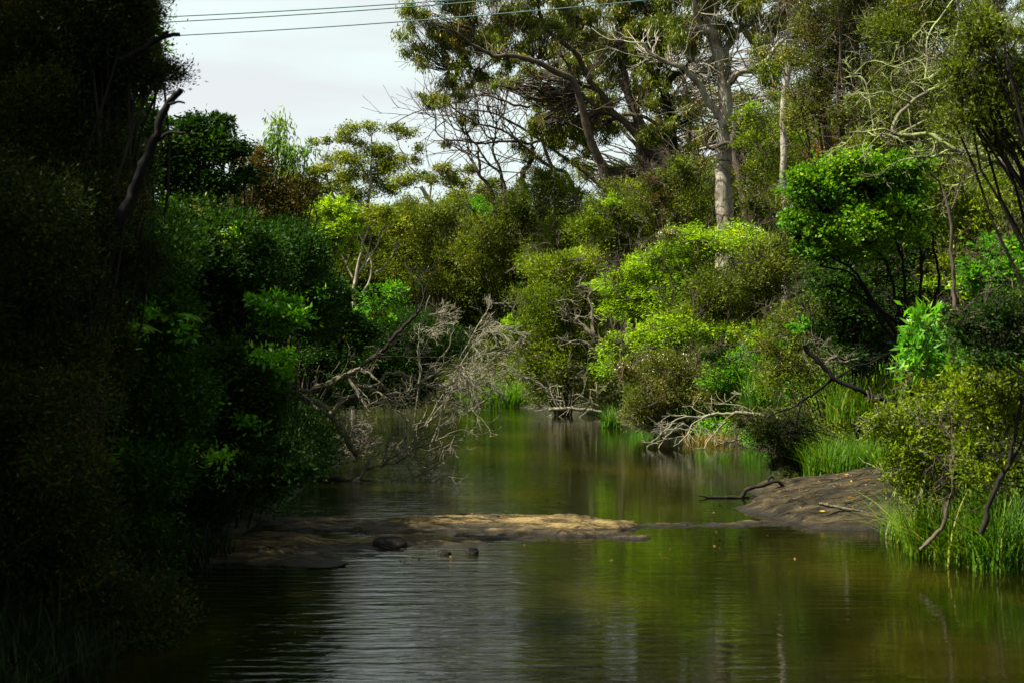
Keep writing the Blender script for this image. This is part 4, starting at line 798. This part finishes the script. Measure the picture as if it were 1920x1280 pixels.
GRASS = leaf_mat('river_grass', [(.035,.085,.010), (.065,.13,.014), (.13,.19,.026), (.26,.21,.07)], .35)
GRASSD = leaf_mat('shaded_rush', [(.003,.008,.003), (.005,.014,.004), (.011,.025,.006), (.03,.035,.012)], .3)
GRASSB = leaf_mat('lush_sedge', [(.022,.065,.010), (.042,.105,.014), (.085,.16,.02), (.17,.20,.04)], .4)
def tussock(label, px, py, Y, n, h, w, spread, lean, mat, name='grass_tussock', group='grass tussocks on the banks'):
    x = (px-960)/F*Y; z = max(float(ground_z(x, Y)), float(sand_z(np.array(x), np.array(Y))) if 2.5 < x < 8 and 15.2 < Y < 22.5 else -9, -.05)
    zz = P(px, py, Y)[2]; z = z if z > zz-.6 else zz
    rng = np.random.default_rng(hash_(label)); V, Q, T = blades(np.array([[x, Y, z]]), n, h*.5, h*1.15, w, spread, lean, rng)
    tag(mesh_obj(name, V, Q, mat, None, (x, Y, z), T, False), label, 'grass', group)
tussock('tall bright grass tussock at the water edge right of the silt bank', 1755, 985, 14.6, 420, .95, .016, .16, .45, GRASS)
tussock('second tall grass tussock leaning at the water edge behind the grey stem', 1815, 1000, 14.2, 380, .85, .016, .18, .5, GRASS)
tussock('deep green grass tussock at the lower right edge', 1885, 1000, 13.8, 520, 1.0, .015, .22, .5, GRASSB)
tussock('small grass tuft between the two stems at the lower right', 1840, 960, 15, 260, .9, .014, .18, .55, GRASS)
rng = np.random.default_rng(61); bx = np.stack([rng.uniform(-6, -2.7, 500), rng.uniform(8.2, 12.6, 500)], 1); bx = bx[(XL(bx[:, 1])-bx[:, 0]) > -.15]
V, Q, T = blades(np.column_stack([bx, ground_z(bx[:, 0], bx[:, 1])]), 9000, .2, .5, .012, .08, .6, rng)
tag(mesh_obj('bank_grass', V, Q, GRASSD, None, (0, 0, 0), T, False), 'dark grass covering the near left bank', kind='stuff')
tussock('pale yellow green grass tussock at the foot of the bent dark stem', 1860, 940, 14.6, 420, .8, .013, .2, .5, GRASS)
tussock('tall soft grass tussock on the right edge behind the others', 1905, 900, 15.5, 520, .95, .013, .3, .5, GRASS)
tussock('yellowing grass tussock where the silt bank meets the shrubs', 1725, 930, 15.8, 380, .6, .013, .22, .6, GRASS)
tussock('dense dark green sedge clump on top of the silt bank', 1600, 860, 21.5, 900, .62, .014, .28, .4, GRASSB)
tussock('dark green sedge clump left of the dense one beside the drooping shrub', 1555, 850, 22.2, 700, .7, .015, .25, .4, GRASSB)
tussock('tall light green reeds rising behind the sedge on the right bank', 1620, 790, 23, 800, .95, .016, .3, .35, GRASS)
tussock('reed clump on the right bank below the pale dead twigs', 1440, 760, 29, 500, 1.0, .02, .3, .3, GRASSB)
tussock('vivid green reeds at the far bank under the dead twiggy bush', 905, 752, 49, 500, 1.0, .035, .5, .45, GRASS)
tussock('vivid green reeds at the foot of the wattle by the far bend', 950, 740, 48.5, 500, 1.1, .035, .45, .45, GRASSB)
tussock('short reeds in the water left of the brown flowering bush', 1145, 790, 36.5, 200, .7, .025, .15, .3, GRASSB)
tussock('dry brown grass under the bleached branch on the right bank', 1340, 822, 31, 300, .35, .02, .4, .5, leaf_mat('dry_grass', [(.07,.05,.02), (.13,.09,.04), (.2,.15,.07), (.28,.2,.1)], .2))
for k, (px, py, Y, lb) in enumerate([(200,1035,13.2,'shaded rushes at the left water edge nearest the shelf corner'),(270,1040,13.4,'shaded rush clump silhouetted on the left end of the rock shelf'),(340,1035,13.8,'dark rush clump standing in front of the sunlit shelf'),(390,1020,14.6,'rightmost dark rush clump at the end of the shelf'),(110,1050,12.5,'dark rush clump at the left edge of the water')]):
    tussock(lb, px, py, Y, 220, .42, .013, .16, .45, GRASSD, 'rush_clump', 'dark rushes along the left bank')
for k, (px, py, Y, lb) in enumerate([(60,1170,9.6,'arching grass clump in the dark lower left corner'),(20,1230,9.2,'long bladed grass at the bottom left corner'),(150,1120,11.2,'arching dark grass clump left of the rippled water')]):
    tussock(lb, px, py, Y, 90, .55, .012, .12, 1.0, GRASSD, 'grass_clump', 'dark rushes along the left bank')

# ------------------------------------------------------------------ ferns
FERN = leaf_mat('fern_frond', [(.05,.13,.012), (.09,.2,.016), (.15,.28,.025), (.2,.3,.04)], .45)
def fern(label, px, py, Y, n, R, seed):
    rng = np.random.default_rng(seed); c = P(px, py, Y); root = empty('fern', c, label, 'fern', 'ferns on the left bank')
    for k in range(n):
        a = rng.uniform(0, 2*np.pi); L = R*rng.uniform(.7, 1.2); t = np.linspace(0, 1, 24)
        d = np.array([math.cos(a), math.sin(a), 0]); pts = c+d*(L*t)[:, None]+np.array([0, 0, 1])*(L*(.75*t-.75*t*t))[:, None]
        T = unit(np.gradient(pts, axis=0)); S = unit(np.cross(T, np.array([0, 0, 1.])))
        C = np.repeat(pts[2:], 2, 0); D = np.stack([S[2:], -S[2:]], 1).reshape(-1, 3)+np.repeat(T[2:], 2, 0)*.35-np.array([0, 0, .2])
        ll = np.repeat(L*.26*np.sin(np.pi*(.12+.88*t[2:]))+.01, 2)
        V, Q = leaf_quads(C, D, 1, .02, rng); V = V.reshape(-1, 4, 3); V = C[:, None]+(V-C[:, None])*ll[:, None, None]*np.array([1, 1, 1]); 
        Dn = unit(D); Sn = unit(np.cross(Dn, np.array([0, 0, 1.]))); w = (ll*.09+.004)[:, None]
        V = np.stack([C, C+Dn*ll[:, None]*.5+np.cross(Sn, Dn)*0+unit(np.repeat(T[2:], 2, 0))*w, C+Dn*ll[:, None], C+Dn*ll[:, None]*.5-unit(np.repeat(T[2:], 2, 0))*w], 1).reshape(-1, 3)
        V2, Q2 = tubes(pts[None], np.linspace(.005, .002, 24)[None], 3)
        mesh_obj('frond', np.vstack([V, V2]), [Q, Q2+len(V)], FERN, root, c, np.clip(.5+.15*rng.normal(size=len(Q)+len(Q2)), 0, 1), False)
fern('sunlit fern, left one of two on the dark left bank', 215, 625, 12.6, 11, .42, 1)
fern('sunlit fern with arching fronds, right one of two on the dark left bank', 310, 605, 13.2, 10, .40, 2)

# ------------------------------------------------------------------ undergrowth nobody could count
def under(side, n, leaf, name, label, seed, y0, y1, d0, d1, r0, r1, dens=1.5, lift=.35, keep=None):
    rng = np.random.default_rng(seed); bl = []
    while len(bl) < n:
        y = rng.uniform(y0, y1); d = rng.uniform(d0, d1)**1.0
        x = XL(y)-d if side == 'l' else (XR(y)+d if side == 'r' else rng.uniform(-16, 4))
        if side == 'f': y = YF(x)+d
        x = float(x); y = float(y); r = rng.uniform(r0, r1); z = float(ground_z(x, y))
        if keep and not keep(x, y): continue
        bl.append((np.array([x, y, z+lift*r]), np.array([r, r, r*.75])))
    foliage_mass(name, label, leaf, bl, dens, seed=seed)
clear = lambda x, y: not (2.5 < x < 7.0 and 14.8 < y < 22.3)
under('l', 130, 'dark', 'undergrowth', 'dark tangled undergrowth behind the left bank', 31, 9, 50, .3, 8, .4, 1.1, 1.3)
under('r', 170, 'olive', 'undergrowth', 'olive undergrowth carpeting the right hand slope', 32, 13, 60, .3, 14, .4, 1.3, 1.3, keep=clear)
under('r', 60, 'broad', 'undergrowth', 'patches of bright green herbs low on the right bank', 33, 22, 44, .1, 3, .25, .6, 1.3, keep=clear)
under('f', 110, 'olive', 'undergrowth', 'olive brown undergrowth covering the far bank of the bend', 34, 0, 1, .2, 22, .6, 1.5, 1.4)
far = []
rng = np.random.default_rng(77)
for k in range(150):
    x = rng.uniform(-30, 8); y = rng.uniform(70, 100); r = rng.uniform(1.2, 2.2); top = H+(640-rng.uniform(375, 520))/F*y
    far.append((np.array([x, y, top-r*.6]), np.array([r*1.2, r, r*.6])))
foliage_mass('far_woods', 'hazy olive woods closing the valley beyond the far gums', 'gumfar', far, 1.5, Lmul=1.3, seed=7)
hill = []
for k in range(170):
    x = rng.uniform(4, 30); y = rng.uniform(48, 62); r = rng.uniform(.9, 1.8); z = float(ground_z(x, y))+rng.uniform(.5, 5.0 if x > 9 else 2.6)
    hill.append((np.array([x, y, z]), np.array([r, r, r*.8])))
foliage_mass('hill_scrub', 'mixed scrub filling the hillside behind the big gums', 'olive', hill, 1.3, Lmul=1.2, seed=8)

# near masses given in picture units at their own distance
def px_mass(name, label, leaf, items, dens=1.8, Lmul=1.0, seed=3):
    r = np.random.default_rng(seed); bl = []
    for x, y, rx, ry, Y in items:
        Y = Y+r.uniform(-.5, .5); c = P(x, y, Y); bl.append((c, np.array([rx/F*Y, .6*(rx+ry)/F*Y, ry/F*Y])))
    foliage_mass(name, label, leaf, bl, dens, Lmul=Lmul, seed=seed)
rng = np.random.default_rng(41)
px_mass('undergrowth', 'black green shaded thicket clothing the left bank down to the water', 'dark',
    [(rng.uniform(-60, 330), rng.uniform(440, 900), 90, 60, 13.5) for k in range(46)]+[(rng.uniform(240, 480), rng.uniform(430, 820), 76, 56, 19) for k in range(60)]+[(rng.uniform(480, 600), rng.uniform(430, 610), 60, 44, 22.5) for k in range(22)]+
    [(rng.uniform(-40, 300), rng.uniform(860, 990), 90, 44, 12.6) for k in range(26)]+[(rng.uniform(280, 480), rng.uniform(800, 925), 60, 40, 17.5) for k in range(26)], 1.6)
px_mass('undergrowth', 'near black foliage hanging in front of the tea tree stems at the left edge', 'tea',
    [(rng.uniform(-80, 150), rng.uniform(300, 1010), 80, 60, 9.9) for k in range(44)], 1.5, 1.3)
px_mass('undergrowth', 'shaded green bank growth behind the fallen tree', 'dark',
    [(rng.uniform(560, 850), rng.uniform(610, 735), 60, 40, 44) for k in range(40)], 1.7, 1.2)
px_mass('undergrowth', 'dark low leaves along the shaded water edge at the left end of the shelf', 'dark',
    [(rng.uniform(250, 520), rng.uniform(895, 975), 40, 20, 15.6) for k in range(26)], 1.6, 1.0)
px_mass('undergrowth', 'lighter leaf sprays standing in for sunlit spots on the shaded left bank', 'broad',
    [(x+rng.uniform(-14, 14), y+rng.uniform(-8, 8), 17, 8, Y) for x, y, Y in ((285,592,13.2),(335,615,13.2),(200,600,12.2),(235,632,12.2),(505,570,17),(545,590,17),(500,668,16),(525,690,16),(330,840,13.8),(300,865,13.8),(420,860,14.4),(180,860,12.0),(260,480,15),(380,760,15),(470,800,15.5),(560,600,20),(590,560,22)) for k in range(3)], 1.0, 1.0)  # sunlit spots put in as lighter leaves where the sun cannot reach
px_mass('undergrowth', 'dark low growth over the near left bank at the bottom left corner', 'tea',
    [(rng.uniform(-60, 300), rng.uniform(1060, 1240), 80, 40, 10.6) for k in range(14)], 1.4, 1.5)
px_mass('undergrowth', 'olive trees and scrub packed in the hollow beyond the bend', 'olive',
    [(rng.uniform(540, 1000), rng.uniform(420, 700), 60, 36, 58) for k in range(110)], 1.6, 1.1)
px_mass('far_woods', 'sunlit olive gum tops filling the skyline below the flat crowned gums', 'gumfar',
    [(rng.uniform(520, 960), rng.uniform(385, 480), 42, 18, 84) for k in range(80)], 1.5, 1.0)
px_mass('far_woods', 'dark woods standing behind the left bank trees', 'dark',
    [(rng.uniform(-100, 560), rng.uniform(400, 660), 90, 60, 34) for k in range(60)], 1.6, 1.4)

# fallen leaves on bank and shelf
rng = np.random.default_rng(12); C = []
for k in range(26):
    x, y = rng.uniform(3.2, 5.6), rng.uniform(16.6, 20.5); z = float(sand_z(np.array(x), np.array(y)))
    if z > .02: C.append((x, y, z+.008))
for k in range(60):
    x, y = rng.uniform(-2.5, 2.5), rng.uniform(14.5, 18); z = float(ledge_z(np.array(x), np.array(y)))
    if z > .03: C.append((x, y, z+.008))
for k in range(900):
    x, y = rng.uniform(3.0, 6.4), rng.uniform(16.4, 21); z = float(sand_z(np.array(x), np.array(y)))
    if z > .05 and rng.random() < (x-2.8)/2.2: C.append((x, y, z+.006))
C = np.array(C); big = np.where(np.arange(len(C)) < 60, 1.0, .55)
V, Q = leaf_quads(C, rng.normal(size=C.shape)*np.array([1, 1, .12]), .09, .028, rng); V = (C[:, None]+(V.reshape(-1, 4, 3)-C[:, None])*big[:, None, None]).reshape(-1, 3)
tag(mesh_obj('fallen_leaves', V, Q, leaf_mat('fallen_leaf', [(.025,.018,.01), (.07,.042,.018), (.2,.10,.04), (.36,.24,.07)], .1), None, (0, 0, 0), rng.random(len(Q)), False), 'rusty fallen leaves scattered on silt bank and rock shelf', kind='stuff')

rng = np.random.default_rng(14); C = np.column_stack([rng.uniform(-2.2, 4.6, 90), 14.2+5.6*rng.random(90)**1.3, np.full(90, .006)])[:46]
V, Q = leaf_quads(C, rng.normal(size=C.shape)*np.array([1, 1, 0]), .045, .018, rng, fold=.05)
tag(mesh_obj('floating_leaves', V, Q, MATS['fallen_leaf'], None, (0, 0, 0), .85*rng.random(len(Q)), False), 'dead leaves floating on the water round the rock shelf', kind='stuff')
# ------------------------------------------------------------------ power lines
m, N, L, out = nodes_of('cable_sheath'); p = N.new('ShaderNodeBsdfPrincipled'); p.inputs['Base Color'].default_value = (.035,.09,.08,1); p.inputs['Roughness'].default_value = .6; L.new(p.outputs[0], out.inputs[0])
for (a, b), lb in zip([((285,33),(800,5)), ((285,43),(1000,0)), ((330,67),(1280,8))], ['topmost of the three power lines crossing the sky', 'middle one of the three power lines crossing the sky', 'lowest of the three power lines, crossing in front of the gum leaves']):
    Y = 36.0; t = np.linspace(-1.6, 3.2, 40); A0, B0 = P(*a, Y), P(*b, Y); u = (B0-A0)/np.linalg.norm(B0-A0)
    s_ = np.linspace(-16, 26, 40)[:, None]; pts = A0+u*s_; pts[:, 2] += .0022*((s_[:, 0]-3)**2-9)
    V, Q = tubes(pts[None], np.full((1, 40), .014), 6); tag(mesh_obj('power_line', V, Q, m, None, pts[20]), lb, 'power line', 'power lines crossing the sky')

# ------------------------------------------------------------------ trees added outside the frame to shade the left bank and the stream
def copy_tree(o, loc, rz, sc, label):
    c = o.copy(); COL.objects.link(c); c.location = loc; c.rotation_euler.z = rz; c.scale = (sc, sc, sc); c['label'] = label; c['group'] = 'added shade trees left of the view'
    for ch in o.children:
        d = ch.copy(); COL.objects.link(d); d.parent = c
    return c
p = Plant('shade_tree', 'tall dark forest tree standing behind the left bank', 'tree', 12, 'dark', 'dark', base=(0, 0, 0), dens=1.5, lscale=2.6, group='added shade trees left of the view')  # tree added to shade the left bank; the label text seeds its shape
p.world_limb([(0,0,-.2),(.2,.1,3),(0,.2,6),(.3,0,9.5)], .22, .06, 14); rng = np.random.default_rng(3)
for k in range(20):
    a = rng.uniform(0, 6.28); h = rng.uniform(2.0, 10); rr = rng.uniform(.4, 2.3); p.wblob((math.cos(a)*rr, math.sin(a)*rr, h), (1.2, 1.2, .9))
p.build(); proto = p.root
spots = [(-8,8),(-9.5,19.5),(-13,10.5),(-14.5,17),(-7.5,3),(-8,-1),(-9,22.5),(-9.5,13.5),(-9.2,16.6),(-9,11)]
for k, (x, y) in enumerate(spots):
    loc = (x, y, float(ground_z(x, y))); lb = 'tall dark forest tree standing behind the left bank'
    if k == 0: proto.location = loc
    else: copy_tree(proto, loc, k*1.7, .75+.07*(k % 5), lb)
print('LEAVES', NLEAF[0], 'TRIS', sum(len(o.data.polygons)*2 for o in bpy.data.objects if o.type == 'MESH' and o.data.users == 1), 'OBJ', len(bpy.data.objects))
